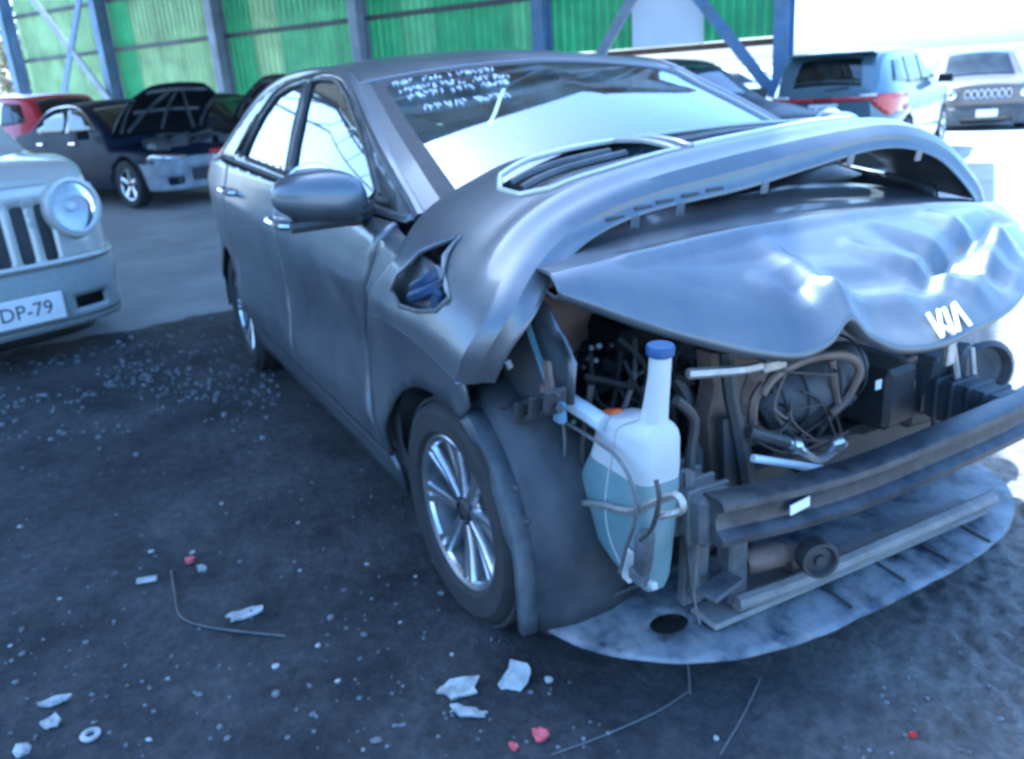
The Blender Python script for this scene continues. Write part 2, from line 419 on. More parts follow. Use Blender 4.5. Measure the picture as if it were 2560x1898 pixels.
for i in range(6):
    a = (5-i)*LB
    shed_part('column', hbeam(S(a, .24, -.3), S(a, .24, 5.1), .22, .32, E1, E2), GREYST if i in (2, 3) else BLUEST, False)
for z, dp in ((2.66, .09), (3.78, .09), (4.9, .09), (1.62, .10)):
    for bay in range(5):
        if z < 2 and bay < 3: continue
        a0 = (5-bay)*LB
        m_ = RUST if z < 2 else GIRT
        shed_part('girt', [P_box(S(a0-LB/2, .055, z), (LB-.06, .07, dp), Matrix((E1, E2, Vector((0, 0, 1)))).transposed(), .008)], m_, False)
def strut(pa, pb, wd, m_, nm='brace'):
    pa = Vector(pa); pb = Vector(pb); d = (pb-pa); l = d.length; d.normalize(); sd_ = d.cross(E2).normalized()
    shed_part(nm, [P_box((pa+pb)/2, (l, wd, .06), Matrix((d, sd_, d.cross(sd_))).transposed(), .006)], m_, False)
def ext(pa, pb, z):       # run the line pa-pb up to height z
    return pa+(pb-pa)*((z-pa.z)/(pb.z-pa.z))
for (x0, y0, x1, y1, m_, zt, zl) in ((83, 0, 279, 258, GREYST, 5.2, .2), (198, 0, 155, 266, BLUEST, 5.2, .2), (1578, 0, 1504, 132, GREYST, 4.4, .3), (1750, 0, 1905, 198, BLUEST, 4.4, .6)):
    pa = onwall(x0, y0, .5); pb = onwall(x1, y1, .5)
    strut(ext(pa, pb, zt), ext(pa, pb, zl), .17, m_)
# roof: two slopes, rafters below; its open end skewed to set the shade edge
def rz(b_): return 5.2+.0957*b_ if b_ < 11.5 else 6.3-.1143*(b_-11.5)
def RE(b_): return -.10-.042*b_
for b0, b1 in ((-.5, 11.5), (11.5, 16.5)):
    rows = []
    for i in range(96):
        f = i/95; dz = .03*(i % 2)
        rows.append([S(RE(b0)+(17-RE(b0))*f, b0, rz(b0)+dz), S(RE(b1)+(17-RE(b1))*f, b1, rz(b1)+dz)])
    shed_part('roof_sheet', [P_grid(rows)], ROOFM, False)
for i in range(1, 6):
    a = (5-i)*LB
    shed_part('rafter', [P_tube([S(a, 0, rz(0)-.15), S(a, 11.5, rz(11.5)-.15), S(a, 16.5, rz(16.5)-.15)], .10, 6, 0), P_tube([S(a, 0, 4.75), S(a, 16.5, 4.75)], .05, 6, 0)]+[P_tube([S(a, q, 4.75), S(a, q+1.6, rz(q+1.6)-.18)], .03, 5, 0) for q in np.arange(.4, 14.5, 1.9)], GREYST)
for q in np.arange(1.2, 16.4, 2.0):
    shed_part('purlin', [P_box(S(8.4, q, rz(q)-.09), (17.2, .06, .10), Matrix((E1, E2, Vector((0, 0, 1)))).transposed(), .01)], GREYST, False)
# white board on the wall
pts = [onwall(1574, 4, .12), onwall(1746, 4, .12), onwall(1757, 101, .12), onwall(1585, 124, .12)]
base = (pts[2]+pts[3])/2
wd = (pts[2]-pts[3]).length; ht = 1.75
MB_ = bpy.data.materials.new('printed_board'); MB_.use_nodes = True; t = MB_.node_tree; b = t.nodes['Principled BSDF']; tc = t.nodes.new('ShaderNodeTexCoord')
bk = t.nodes.new('ShaderNodeTexBrick'); bk.inputs['Scale'].default_value = 9; bk.inputs['Color1'].default_value = (.90, .90, .90, 1); bk.inputs['Color2'].default_value = (.84, .84, .86, 1); bk.inputs['Mortar'].default_value = (.50, .50, .60, 1); bk.inputs['Mortar Size'].default_value = .022; bk.offset = 0
mp = t.nodes.new('ShaderNodeMapping'); mp.inputs['Rotation'].default_value = (R(90), 0, 0); t.links.new(tc.outputs['Object'], mp.inputs[0]); t.links.new(mp.outputs[0], bk.inputs[0]); t.links.new(bk.outputs[0], b.inputs['Base Color']); b.inputs['Roughness'].default_value = .6
bd = tag(empty('notice_board', base, math.atan2(-E1.y, -E1.x)), 'white gridded board fixed to the green wall between two braces', 'board')
obj('panel', [P_box((0, 0, ht/2), (wd, .03, ht), None, .006)], MB_, bd, False)
obj('edge_trim', [P_box((sx*wd/2, -.01, ht/2), (.025, .05, ht+.03), None, .004) for sx in (-1, 1)]+[P_box((0, -.01, z), (wd, .05, .025), None, .004) for z in (0, ht)], WHITEPL, bd, False)

# ------------------------------------------------------------------ trees beyond the shed
LEAF = [mat('olive_leaves', (.10, .12, .035), .6, 0, .5, 1.5, col2=(.20, .17, .05)), mat('green_leaves', (.06, .10, .03), .6, 0, .5, 1.5, col2=(.13, .15, .05))]
BARK = mat('bark', (.16, .12, .09), .9, 0, .3, 6, bump=.4)
def tree(x, y, hgt, rad, seed, label, m_, n=2600):
    rr = random.Random(seed); root = tag(empty('leafy_tree', (x, y, gz(x, y))), label, 'tree', 'trees past the end of the shed')
    lim = [P_tube([(0, 0, 0), (rr.uniform(-.2, .2), rr.uniform(-.2, .2), hgt*.4), (rr.uniform(-.5, .5), rr.uniform(-.5, .5), hgt*.8)], lambda s: .16*(1-s*.75), 7, 4)]
    cl = []
    for i in range(11):
        a = rr.uniform(0, 6.28); e = rr.uniform(.35, .95); q = rr.uniform(.35, .95)*rad
        c = Vector((math.cos(a)*q, math.sin(a)*q, hgt*e)); cl.append((c, rr.uniform(.35, .62)*rad*.8))
        lim.append(P_tube([(0, 0, hgt*(.25+.3*e)), c*.5+Vector((0, 0, hgt*.22)), c], lambda s: .06*(1-s*.8), 5, 3))
    obj('trunk', lim, BARK, root)
    V = []; F = []
    for i in range(n):
        c, r_ = cl[rr.randrange(len(cl))]
        d = Vector((rr.gauss(0, 1), rr.gauss(0, 1), rr.gauss(0, .8))).normalized()*r_*rr.uniform(.3, 1.05)**.6
        p = c+d; s = rr.uniform(.09, .2); a_ = Vector((rr.gauss(0, 1), rr.gauss(0, 1), rr.gauss(0, 1))).normalized(); b_ = a_.orthogonal().normalized()
        k = len(V); V += [p-a_*s, p+b_*s*.45, p+a_*s, p-b_*s*.45]; F.append([k, k+1, k+2, k+3])
    raw('crown', V, F, m_, root, False)
    return root
pA = atd(20, 150, 42); tree(pA.x, pA.y, 5.6, 2.6, 1, 'yellowish tree beyond the left end of the shed, nearest the column', LEAF[0])
pA = atd(-60, 150, 48); tree(pA.x, pA.y, 7.5, 3.2, 2, 'taller green tree at the far left edge beyond the shed', LEAF[1])
tree(-19, -15, 5.5, 2.6, 4, 'bushy tree outside the open left side of the shed', LEAF[1], 1800)
# pale boundary wall far behind, seen under and right of the shed
BW = mat('pale_render', (.62, .60, .55), .9, 0, .1, 1.2)
def bwall(p0, p1, h_, label, pil=True):
    p0 = Vector((p0[0], p0[1])); p1 = Vector((p1[0], p1[1])); d = p1-p0; l = d.length; a = math.atan2(d.y, d.x); z = gz(*((p0+p1)/2).xy)
    root = tag(empty('boundary_wall', ((p0.x+p1.x)/2, (p0.y+p1.y)/2, z-.3), a), label, 'wall')
    obj('wall_panel', [P_box((0, 0, h_/2), (l, .2, h_), None, .02)], BW, root, False)
    obj('coping', [P_box((0, 0, h_+.05), (l, .3, .1), None, .02)], BW, root, False)
    if pil: each('pilaster', [P_box((q, .0, h_/2), (.35, .34, h_-.02), None, .02) for q in np.arange(-l/2+1, l/2, 5)], BW, root, False)
DW = mat('flank_dimmer_brown', (.16, .14, .125), .9, 0, .25, 1.0)
_bw = BW; BW = DW; q0 = S(-4, 24.5, 0); q1 = S(27, 24.5, 0)  # added wall out of view, blocks low bright ground and sky from the flank
bwall(q0[:2], q1[:2], 2.6, 'dull brown wall added out of view to darken the flank of the wreck', False)
BW = _bw
bwall((-55, 30), (25, 58), 1.9, 'long pale boundary wall in sunlight beyond the parked vehicles')
# ------------------------------------------------------------------ lettering and wheels
def text_parts(s, size, fn, depth=.004):
    """letters as thin solid strokes; fn maps (a, b) on the plate to a point"""
    cu = bpy.data.curves.new('t', 'FONT'); cu.body = s; cu.size = size; cu.align_x = 'CENTER'; cu.align_y = 'CENTER'; cu.resolution_u = 3
    o = bpy.data.objects.new('t', cu); COL.objects.link(o); dg = bpy.context.evaluated_depsgraph_get()
    me = bpy.data.meshes.new_from_object(o.evaluated_get(dg)); V = [Vector(fn(v.co.x, v.co.y)) for v in me.vertices]; F = [list(p.vertices) for p in me.polygons]
    bpy.data.objects.remove(o); bpy.data.curves.remove(cu); bpy.data.meshes.remove(me)
    return V, F
def ribbon(pts, wd):
    """flat stroke polygon list for logo letters: pts in 2-D"""
    out = []
    for (a, b), (c, d) in zip(pts[:-1], pts[1:]):
        dx, dy = c-a, d-b; l = math.hypot(dx, dy); nx, ny = -dy/l*wd/2, dx/l*wd/2
        out.append([(a+nx, b+ny), (c+nx, d+ny), (c-nx, d-ny), (a-nx, b-ny)])
    return out
KIA = ribbon([(-.50, -.30), (-.50, .30)], .085)+ribbon([(-.47, -.26), (-.14, .30)], .075)+ribbon([(-.33, -.02), (-.12, -.30)], .075)+ribbon([(-.13, -.30), (.05, .30)], .075)+ribbon([(.04, -.30), (.36, .28)], .075)+ribbon([(.40, .30), (.46, -.30)], .085)
def kia_parts(size, fn, d):
    return [P_ext([(a*size, b*size) for a, b in q], fn, d) for q in KIA]

WHEEL_CACHE = {}
def wheel_mesh(r, rim_r, wd, spokes, fancy):
    key = (r, rim_r, wd, spokes, fancy)
    if key in WHEEL_CACHE: return WHEEL_CACHE[key]
    n = 56 if fancy else 28
    h = wd/2
    ty = [(rim_r, -h*.85), (rim_r+.01, -h*.97), (r*.90, -h), (r*.965, -h*.86), (r*.995, -h*.62), (r, 0), (r*.995, h*.62), (r*.965, h*.86), (r*.90, h), (rim_r+.012, h*.97), (rim_r, h*.85), (rim_r-.012, h*.7), (rim_r-.012, -h*.7), (rim_r, -h*.85)]
    parts = [P_lathe(ty, (0, 0, 0), (0, 1, 0), n, False)]
    if fancy:
        for i in range(72):                                            # tread blocks
            a = 2*math.pi*i/72
            for yy, ww, of in ((-h*.62, h*.34, 0), (-h*.2, h*.3, .4), (h*.22, h*.3, 0), (h*.62, h*.34, .4)):
                q = a+of*2*math.pi/72; c = Vector((math.cos(q)*(r+.001), yy, math.sin(q)*(r+.001)))
                parts.append(P_box(c, (.012, ww, r*.062), Matrix.Rotation(-q, 3, 'Y'), .002))
    tyre = obj('wheel', parts, RUBBER); tm = tyre.data; bpy.data.objects.remove(tyre)
    o_ = h*.80
    brl = [P_lathe([(rim_r-.018, o_*.90), (rim_r-.03, o_*.5), (rim_r-.04, -o_*.8)], (0, 0, 0), (0, 1, 0), n, False)]
    bo = obj('b', brl, STEEL); bm_ = bo.data; bpy.data.objects.remove(bo)
    rp = [P_lathe([(rim_r+.002, o_*1.03), (rim_r-.004, o_*1.08), (rim_r-.018, o_*1.0), (rim_r-.022, o_*.88)], (0, 0, 0), (0, 1, 0), n, False)]
    rp.append(P_lathe([(.0, o_*.66), (.055, o_*.66), (.068, o_*.55), (.07, o_*.1)], (0, 0, 0), (0, 1, 0), 24))
    for i in range(spokes):
        a = 2*math.pi*i/spokes+.3
        for s in ((-1, 1) if fancy else (0,)):
            q = []
            for f, wv, yo in ((.05, .018, .70), (.45, .020, .74), (.8, .023, .86), (1., .030, .94)):
                rad = .03+(rim_r-.035)*f; aa = a+s*(.125-.02*f)*(.6+.4*f)*(5/spokes)*1.35
                c = Vector((math.cos(aa)*rad, o_*yo, math.sin(aa)*rad)); tn = Vector((-math.sin(aa), 0, math.cos(aa)))
                ww = wv*.62 if fancy else wv*2
                q.append([c-tn*ww+Vector((0, -.004, 0)), c-tn*ww*.55+Vector((0, .008, 0)), c+tn*ww*.55+Vector((0, .008, 0)), c+tn*ww+Vector((0, -.004, 0)), c+tn*ww*.8+Vector((0, -.03, 0)), c-tn*ww*.8+Vector((0, -.03, 0))])
            rp.append(P_grid(q, True))
    rim = obj('rim', rp, ALLOY); rm = rim.data; bpy.data.objects.remove(rim)
    disc = obj('d', [P_lathe([(0, 0), (rim_r*.72, 0), (rim_r*.72, -.012), (0, -.012)], (0, 0, 0), (0, 1, 0), 28)], STEEL); dm = disc.data; bpy.data.objects.remove(disc)
    cap = obj('c', [P_lathe([(0, .014), (.022, .013), (.029, .006), (.030, 0)], (0, o_*.655, 0), (0, 1, 0), 18)], BLACKP); cm = cap.data; bpy.data.objects.remove(cap)
    WHEEL_CACHE[key] = (tm, rm, dm, cm, bm_); return WHEEL_CACHE[key]
def wheel(parent, x, y, z, r=.31, rim_r=.2, wd=.19, spokes=5, fancy=False, steer=0., roll=0.):
    tm, rm, dm, cm, bm_ = wheel_mesh(r, rim_r, wd, spokes, fancy)
    s = 1 if y > 0 else -1
    wobj = link('wheel', tm, parent); wobj.location = (x, y, z); wobj.rotation_euler = (0, roll, (0 if s > 0 else math.pi)+steer)
    rim = link('rim', rm, wobj); d = link('brake_disc', dm, wobj); c = link('hub_cap', cm, wobj); link('rim_barrel', bm_, wobj)
    return wobj

# ------------------------------------------------------------------ generic parked vehicle (local frame: front +x, left +y)
class Car:
    def __init__(s, name, label, cat, loc, rz, L, W, top, belt, wheels, paint, n=6., tumble=.34, zb=.2, group=None):
        s.L, s.W, s.top, s.belt, s.n, s.tum, s.zb, s.paint = L, W, top, belt, n, tumble, zb, paint
        s.root = tag(empty(name, loc, rz), label, cat, group)
        N = 58; rows = []
        for i in range(N+1):
            t_ = -math.cos(math.pi*i/N)*.985 if True else 0
            t_ = .55*t_+.45*(-.985+1.97*i/N)
            x = t_*L/2; ys, zs, r_ = s.shoulder(x); z0 = s.bot(x); half = [(0, z0), (s.half(x, z0+.05)*.9, z0)]
            for k in range(10):
                z = z0+.05+(zs-z0-.05)*k/9; half.append((s.half(x, z), z))
            for q in (30, 60, 90): half.append((ys-r_*(1-math.cos(R(q))), zs+r_*math.sin(R(q))))
            yt = ys-r_
            for f in (.66, .33): half.append((yt*f, s.zt(x)+s.crown(x)*(1-f*f)))
            ring = [Vector((x, y, z)) for y, z in half]+[Vector((x, 0, s.zt(x)+s.crown(x)))]+[Vector((x, -y, z)) for y, z in half[::-1][:-1]]
            rows.append(ring)
        V, F = P_grid(rows, True); m = len(rows[0]); F += [list(range(m)), [N*m+k for k in range(m)][::-1]]
        F = [f[::-1] for f in F]
        body = raw('body', V, F, paint, s.root, True, R(38)); s.body = body
        bm = bmesh.new(); bm.from_mesh(body.data); bmesh.ops.recalc_face_normals(bm, faces=bm.faces); bm.to_mesh(body.data); bm.free()
        xr, xf, wr = wheels[:3]
        cut = obj('cut', [P_lathe([(wr+.055, 0), (wr+.055, .34)], (x, sg*(W+.05)-(.34 if sg > 0 else 0), wr), (0, 1, 0), 28) for x in (xr, xf) for sg in (1, -1)], BLACKP)
        cb = bmesh.new(); cb.from_mesh(cut.data); bmesh.ops.recalc_face_normals(cb, faces=cb.faces); cb.to_mesh(cut.data); cb.free()
        cut.data.materials.clear(); cut.data.materials.append(BLACKP); cut.parent = s.root; cut.matrix_parent_inverse = Matrix()
        body.data.materials.append(BLACKP)
        md = body.modifiers.new('b', 'BOOLEAN'); md.object = cut; md.operation = 'DIFFERENCE'; md.solver = 'EXACT'; md.material_mode = 'TRANSFER'
        bpy.context.view_layer.update(); dg = bpy.context.evaluated_depsgraph_get()
        me = bpy.data.meshes.new_from_object(body.evaluated_get(dg)); body.modifiers.clear(); old = body.data; body.data = me; me.name = 'body'
        bpy.data.objects.remove(cut)
        for x in (xr, xf):
            for sg in (1, -1): wheel(s.root, x, sg*(W-.10), wr, wr, wr*.66, .2)
    def t(s, x): return min(.9999, abs(2*x/s.L))
    def plan(s, x): return s.W*(1-s.t(x)**s.n)**(1/s.n)
    def XF(s, y): return s.L/2*(1-min(.9999, abs(y)/s.W)**s.n)**(1/s.n)
    def zt(s, x): return lerp1(s.top, x)*.35+spl(s.top, x)*.65
    def bot(s, x): return s.zb+.10*s.t(x)**7
    def crown(s, x): return .035
    def half(s, x, z):
        v = s.plan(x); 
        if z < .5: v -= .05*((.5-z)/.3)**2
        v -= .05*max(0, min(1, (z-.7)/(s.belt-.7)))**2
        if z > s.belt: v -= (z-s.belt)*s.tum
        v += .008*math.exp(-((z-.62)/.025)**2)
        return max(.05, v)
    def shoulder(s, x):
        r_ = .07; zs = s.zt(x)-r_; return s.half(x, zs), zs, r_
    def side(s, poly, name, m, sides=(1, -1), off=.006, h=.12, label=None, parent=None):
        o_ = None
        for sg in sides:
            o_ = sheet(name, poly, [], lambda x, z: (x, sg*(s.half(x, z)+off), z), h, m, parent or s.root, (0, sg, 0), .004)
        return o_
    def topsheet(s, x0, x1, name, m, k=.96, off=.008, k2=None):
        k2 = k2 or k
        def fn(x, q):
            ys, zs, r_ = s.shoulder(x); kk = k+(k2-k)*(x-x0)/(x1-x0); return (x, q*kk*(ys-r_*.3), s.zt(x)+s.crown(x)*(1-q*q)+off-.02*abs(q)**4)
        return sheet(name, [(x0, -1), (x1, -1), (x1, 1), (x0, 1)], [], fn, min(.08, abs(x1-x0)/6), m, s.root, (0, 0, 1), .004, hy=.12)
    def face(s, poly, name, m, end=1, off=.01, h=.06, holes=(), parent=None, thick=.01, rake=None):
        rk = rake or (lambda z: 0)
        return sheet(name, poly, holes, lambda y, z: (end*(s.XF(y)+off+rk(z)), y, z), h, m, parent or s.root, (end, 0, 0), thick)
    def slab(s, name, m, c, sz, rot=None, parent=None):
        return obj(name, [P_box(c, sz, rot)], m, parent or s.root, False)
    def plate(s, text, y, z, end, off=.05, wd=.38, ht=.14):
        x = end*(s.XF(y)+off); p = obj('number_plate', [P_box((x, y, z), (.012, wd, ht), None, .004)], WHITEPL, s.root, False)
        if text: obj('plate_lettering', [text_parts(text, ht*.72, lambda a, b: (x+end*.008, y+end*a, z+b))], BLACKP, p, False)
        return p

def rr_(cx, cy, wx, wy, r_=.02, n=4):
    r_ = min(r_, wx/2*.98, wy/2*.98); out = []
    for sx, sy, a0 in ((1, 1, 0), (-1, 1, 90), (-1, -1, 180), (1, -1, 270)):
        for i in range(n+1):
            q = R(a0+90*i/n); out.append((cx+sx*(wx/2-r_)+r_*math.cos(q), cy+sy*(wy/2-r_)+r_*math.sin(q)))
    return out
def ell(cx, cy, rx, ry, n=24): return [(cx+rx*math.cos(2*math.pi*i/n), cy+ry*math.sin(2*math.pi*i/n)) for i in range(n)]

SEDAN = [(-2.25, .78), (-2.18, .98), (-1.75, 1.04), (-1.35, 1.10), (-.75, 1.40), (-.2, 1.45), (.25, 1.38), (.98, .99), (1.5, .92), (2.0, .82), (2.2, .68)]
SUVT = [(-2.15, .95), (-2.12, 1.08), (-1.86, 1.54), (-1.4, 1.62), (-.4, 1.64), (.25, 1.55), (1.0, 1.07), (1.5, 1.03), (2.0, .95), (2.15, .80)]
JEEPT = [(-2.15, 1.0), (-2.1, 1.2), (-1.95, 1.62), (-1.4, 1.70), (-.3, 1.70), (.3, 1.62), (.92, 1.14), (1.5, 1.11), (1.95, 1.06), (2.17, .98)]
def sedan_glass(c, m):
    c.side([(.72, 1.05), (.18, 1.34), (-.16, 1.37), (-.16, 1.03)], 'window', m); c.side([(-.22, 1.03), (-.22, 1.37), (-.7, 1.33), (-1.15, 1.10), (-1.0, 1.03)], 'window', m)
    c.topsheet(.34, .92, 'windscreen', m); c.topsheet(-1.28, -.80, 'rear_window', m)
def suv_glass(c, m):
    c.side([(.72, 1.16), (.2, 1.48), (-.2, 1.53), (-.2, 1.13)], 'window', m); c.side([(-.27, 1.13), (-.27, 1.53), (-1.05, 1.52), (-1.05, 1.14)], 'window', m); c.side([(-1.12, 1.15), (-1.12, 1.51), (-1.6, 1.48), (-1.75, 1.2)], 'window', m)
    c.topsheet(.34, .92, 'windscreen', m)

# --- silver off-roader, front corner at the left edge
DKBL = mat('midnight_blue_paint', (.008, .013, .028), .5, .0, .1, 200, coat=.0, dust=.02, spec=.14)
JCR = R(20); JCL = Vector((-3.93, -1.25, 0))-Matrix.Rotation(JCR, 3, 'Z') @ Vector((2.02, .86, 0))
jc = Car('silver_offroader', 'silver off-roader with upright slotted grille and round headlight at the left edge', 'car', JCL, JCR, 4.4, .90,
         [(q[0]*1.02, q[1]) for q in JEEPT], 1.08, (-1.32, 1.30, .35), SILVER, n=5.2, zb=.30)
suv_glass(jc, GLASSD)
slots = [rr_(-.375+.125*i, .73, .075, .31, .02) for i in range(7)]
f = jc.face([(-.86, .56), (.86, .56), (.885, .72), (.83, .93), (.62, .985), (-.62, .985), (-.83, .93), (-.885, .72)], 'front_panel', SILVER, holes=slots+[ell(sg*.555, .845, .150, .160) for sg in (1, -1)], off=.045, h=.05, thick=.03, rake=lambda z: -.10*max(0, z-.6)**1.3)
jc.face([(-.43, .56), (.43, .56), (.43, .92), (-.43, .92)], 'grille_backing', BLACKP, off=.028, rake=lambda z: -.10*max(0, z-.6)**1.3)
for sg in (1, -1):
    yc, zc = sg*.555, .845; xc = jc.XF(yc)+.046; dv = Vector((.96, sg*.22, .08))
    hl = obj('headlight', [P_lathe([(.170, -.05), (.172, .0), (.164, .018), (.142, .020), (.134, .004)], (xc, yc, zc), dv, 36, False)], SILVER, jc.root)
    obj('reflector', [P_lathe([(.134, .006), (.11, -.008), (.06, -.020), (0, -.024)], (xc, yc, zc), dv, 30, False)], mat('pale_reflector', (.72, .74, .76), .38, .4, .05, 30), hl)
    obj('lens', [P_lathe([(0, .022), (.07, .019), (.118, .012), (.136, .006)], (xc, yc, zc), dv, 30, False)], LENS, hl)
    obj('bulb', [P_lathe([(0, .005), (.022, -.002), (.026, -.02)], (xc, yc, zc), dv, 14)], WHITEPL, hl)
bz = lambda z: .05*math.cos((z-.42)*5)
GREYB = mat('grey_bumper_plastic', (.30, .33, .32), .45, .2, .08, 40, dust=.2)
fogs = [ell(sg*.80, .37, .055, .085) for sg in (1, -1)]; duct = [rr_(sg*.52, .325, .20, .075, .01) for sg in (1, -1)]
jc.face([(-.893, .52), (-.86, .56), (.86, .56), (.893, .52), (.893, .30), (.82, .235), (-.82, .235), (-.893, .30)], 'bumper', GREYB, holes=fogs+duct, off=.06, h=.045, thick=.03, rake=bz)
jc.face([(-.89, .555), (.89, .555), (.89, .585), (-.89, .585)], 'bumper_trim', SILVER, off=.10, thick=.05, rake=lambda z: .02)
jc.face([(-.89, .27), (.89, .27), (.89, .50), (-.89, .50)], 'bumper_recess', BLACKP, off=.0)
jc.face([(-.85, .20), (.85, .20), (.86, .262), (-.86, .262)], 'lower_lip', GREYB, off=.085, thick=.04)
jc.face([(-.7, .05), (.7, .05), (.75, .235), (-.75, .235)], 'underbody', BLACKP, off=-.35, thick=.1)
AMBER = mat('amber_lens', (.35, .17, .05), .3, 0, .2, 30, coat=.4)
for sg in (1, -1): jc.face(ell(sg*.80, .37, .05, .08), 'fog_lamp', AMBER, off=.035)
jc.face([(-.62, .96), (.62, .96), (.62, .985), (-.62, .985)], 'hood_gap', BLACKP, off=.012, rake=lambda z: -.02)
jc.plate('DP-79', .14, .345, 1, .135, .40, .15)

# --- rest of the parked vehicles
DARKP = mat('black_paint', (.008, .010, .013), .45, .0, .1, 200, coat=.05, dust=.03, spec=.2)
SLATE = mat('slate_blue_paint', (.10, .15, .18), .3, .4, .05, 200, coat=1., dust=.08)
WHITEP = mat('white_paint', (.75, .76, .77), .3, 0, .03, 50, coat=.8, dust=.05)
BROWNP = mat('brown_grey_paint', (.11, .092, .088), .4, .3, .08, 100, coat=.8, dust=.15)
REDP = mat('red_paint', (.45, .015, .03), .3, .1, .1, 40, coat=.9)
# dark sedan with its hood up
hd = R(24); wheel_pos = at(345, 520, 2, 0); fwd = Vector((math.cos(hd), math.sin(hd), 0)); lft = Vector((-math.sin(hd), math.cos(hd), 0))
loc = wheel_pos - fwd*1.42 + lft*.80
DT = [(-2.25, .78), (-2.18, .96), (-1.75, 1.02), (-1.35, 1.08), (-.75, 1.37), (-.2, 1.42), (.25, 1.36), (.98, .97), (1.08, .80), (1.9, .74), (2.12, .66), (2.2, .6)]
ds = Car('dark_sedan', 'midnight blue sedan with its hood propped open, nose towards the wreck', 'car', loc, hd, 4.5, .88, DT, .95, (-1.36, 1.42, .325), DKBL, n=7)
sedan_glass(ds, GLASSD)
def raised_hood(c, x0, z0, ln, ang, wd, m):
    ca, sa = math.cos(R(ang)), math.sin(R(ang))
    def fn(u, q): return (x0+u*ca-.06*math.sin(u/ln*math.pi)*sa, q, z0+u*sa+.06*math.sin(u/ln*math.pi)*ca-.18*(q/wd)**4*u/ln)
    ol = [(0, -wd), (ln*.85, -wd*.92), (ln, -wd*.55), (ln*1.03, 0), (ln, wd*.55), (ln*.85, wd*.92), (0, wd)]
    h = sheet('raised_hood', ol, [], fn, .08, m, c.root, (0, 0, 1), .03)
    rb = []
    for a, b_ in (((.08, -.5), (.85, -.1)), ((.08, .5), (.85, .1)), ((.1, 0), (.9, 0)), ((.45, -.5), (.45, .5)), ((.9, -.45), (.9, .45)), ((.1, -.6), (.85, -.62)), ((.1, .6), (.85, .62))):
        rb.append(P_tube([Vector(fn(a[0]*ln, a[1]*wd/.72))+Vector((sa*.035, 0, -ca*.035)), Vector(fn((a[0]+b_[0])/2*ln, (a[1]+b_[1])/2*wd/.72))+Vector((sa*.035, 0, -ca*.035)), Vector(fn(b_[0]*ln, b_[1]*wd/.72))+Vector((sa*.035, 0, -ca*.035))], .028, 6, 3))
    each('hood_rib', rb, DUSTYP, h)
raised_hood(ds, .98, .96, .95, 42, .74, DARKP)
rr = random.Random(5)
for k in range(16):
    x = rr.uniform(1.15, 1.95); y = rr.uniform(-.6, .6)
    ds.slab('engine_piece', rr.choice([STEEL, ALU, BLACKP, BLACKP, DUSTYP]), (x, y, .78+rr.uniform(0, .06)), (rr.uniform(.12, .34), rr.uniform(.12, .34), rr.uniform(.06, .16)), ez(rr.uniform(-10, 10), rr.uniform(-10, 10), rr.uniform(0, 90)))
each('engine_hose', [P_tube([(rr.uniform(1.1, 1.9), rr.uniform(-.6, .6), .85), (rr.uniform(1.1, 1.9), rr.uniform(-.6, .6), .93), (rr.uniform(1.1, 1.9), rr.uniform(-.6, .6), .84)], .025, 6) for k in range(7)], HOSE, ds.root)
PALEPL = mat('cracked_grey_plastic', (.22, .24, .27), .5, .1, .35, 8, dust=.3)
ds.face([(-.84, .24), (.84, .24), (.86, .66), (-.86, .66)], 'bumper', PALEPL, off=.03, holes=[rr_(0, .42, .8, .16, .03), rr_(.62, .36, .2, .1), rr_(-.62, .36, .2, .1)])
ds.face([(-.6, .3), (.6, .3), (.6, .6), (-.6, .6)], 'grille_backing', BLACKP, off=.0)
for sg in (1, -1): ds.face([(sg*.42, .60), (sg*.84, .64), (sg*.80, .72), (sg*.42, .68)], 'headlight', CHROME, off=.02)
ds.slab('red_strip', REDPL, (2.25, .12, .69), (.05, .36, .05))
for x in (-.9, .1): ds.slab('door_handle', CHROME, (x, -ds.half(x, .88)-.02, .88), (.18, .025, .03))
ds.slab('mirror', DKBL, (.62, -.98, 1.0), (.14, .18, .12)); ds.slab('mirror', DKBL, (.62, .98, 1.0), (.14, .18, .12))
obj('window_trim', [P_tube([(.72, -ds.half(.72, 1.05)-.01, 1.05), (.18, -ds.half(.18, 1.35)-.01, 1.35), (-.3, -ds.half(-.3, 1.385)-.01, 1.385), (-.75, -ds.half(-.75, 1.33)-.01, 1.33), (-1.2, -ds.half(-1.2, 1.09)-.01, 1.09)], .012, 6)], CHROME, ds.root)
# second wreck right behind it with a raised tailgate
pB = atd(545, 300, 15.5)
dw = Car('black_hatchback', 'black hatchback wreck with raised rear lid behind the midnight blue sedan', 'car', (pB.x, pB.y, 0), R(40), 4.1, .86, [(q[0]*.93, q[1]-.02) for q in SEDAN], .97, (-1.25, 1.25, .31), DARKP)
sedan_glass(dw, GLASSD)
raised_hood(dw, .85, .98, .9, 50, .7, DARKP)
dw.face([(-.8, .3), (.8, .3), (.8, .6), (-.8, .6)], 'bumper', DUSTYP, off=.03)
for sg in (1, -1): dw.face(ell(sg*.6, .68, .13, .07), 'headlight', CHROME, off=.03)
obj('yellow_cap', [P_lathe([(0, .02), (.09, .02), (.1, 0)], (1.0, .35, 1.42), (.8, -.4, .2), 14)], mat('yellow_plastic', (.65, .55, .12), .4), dw.root)
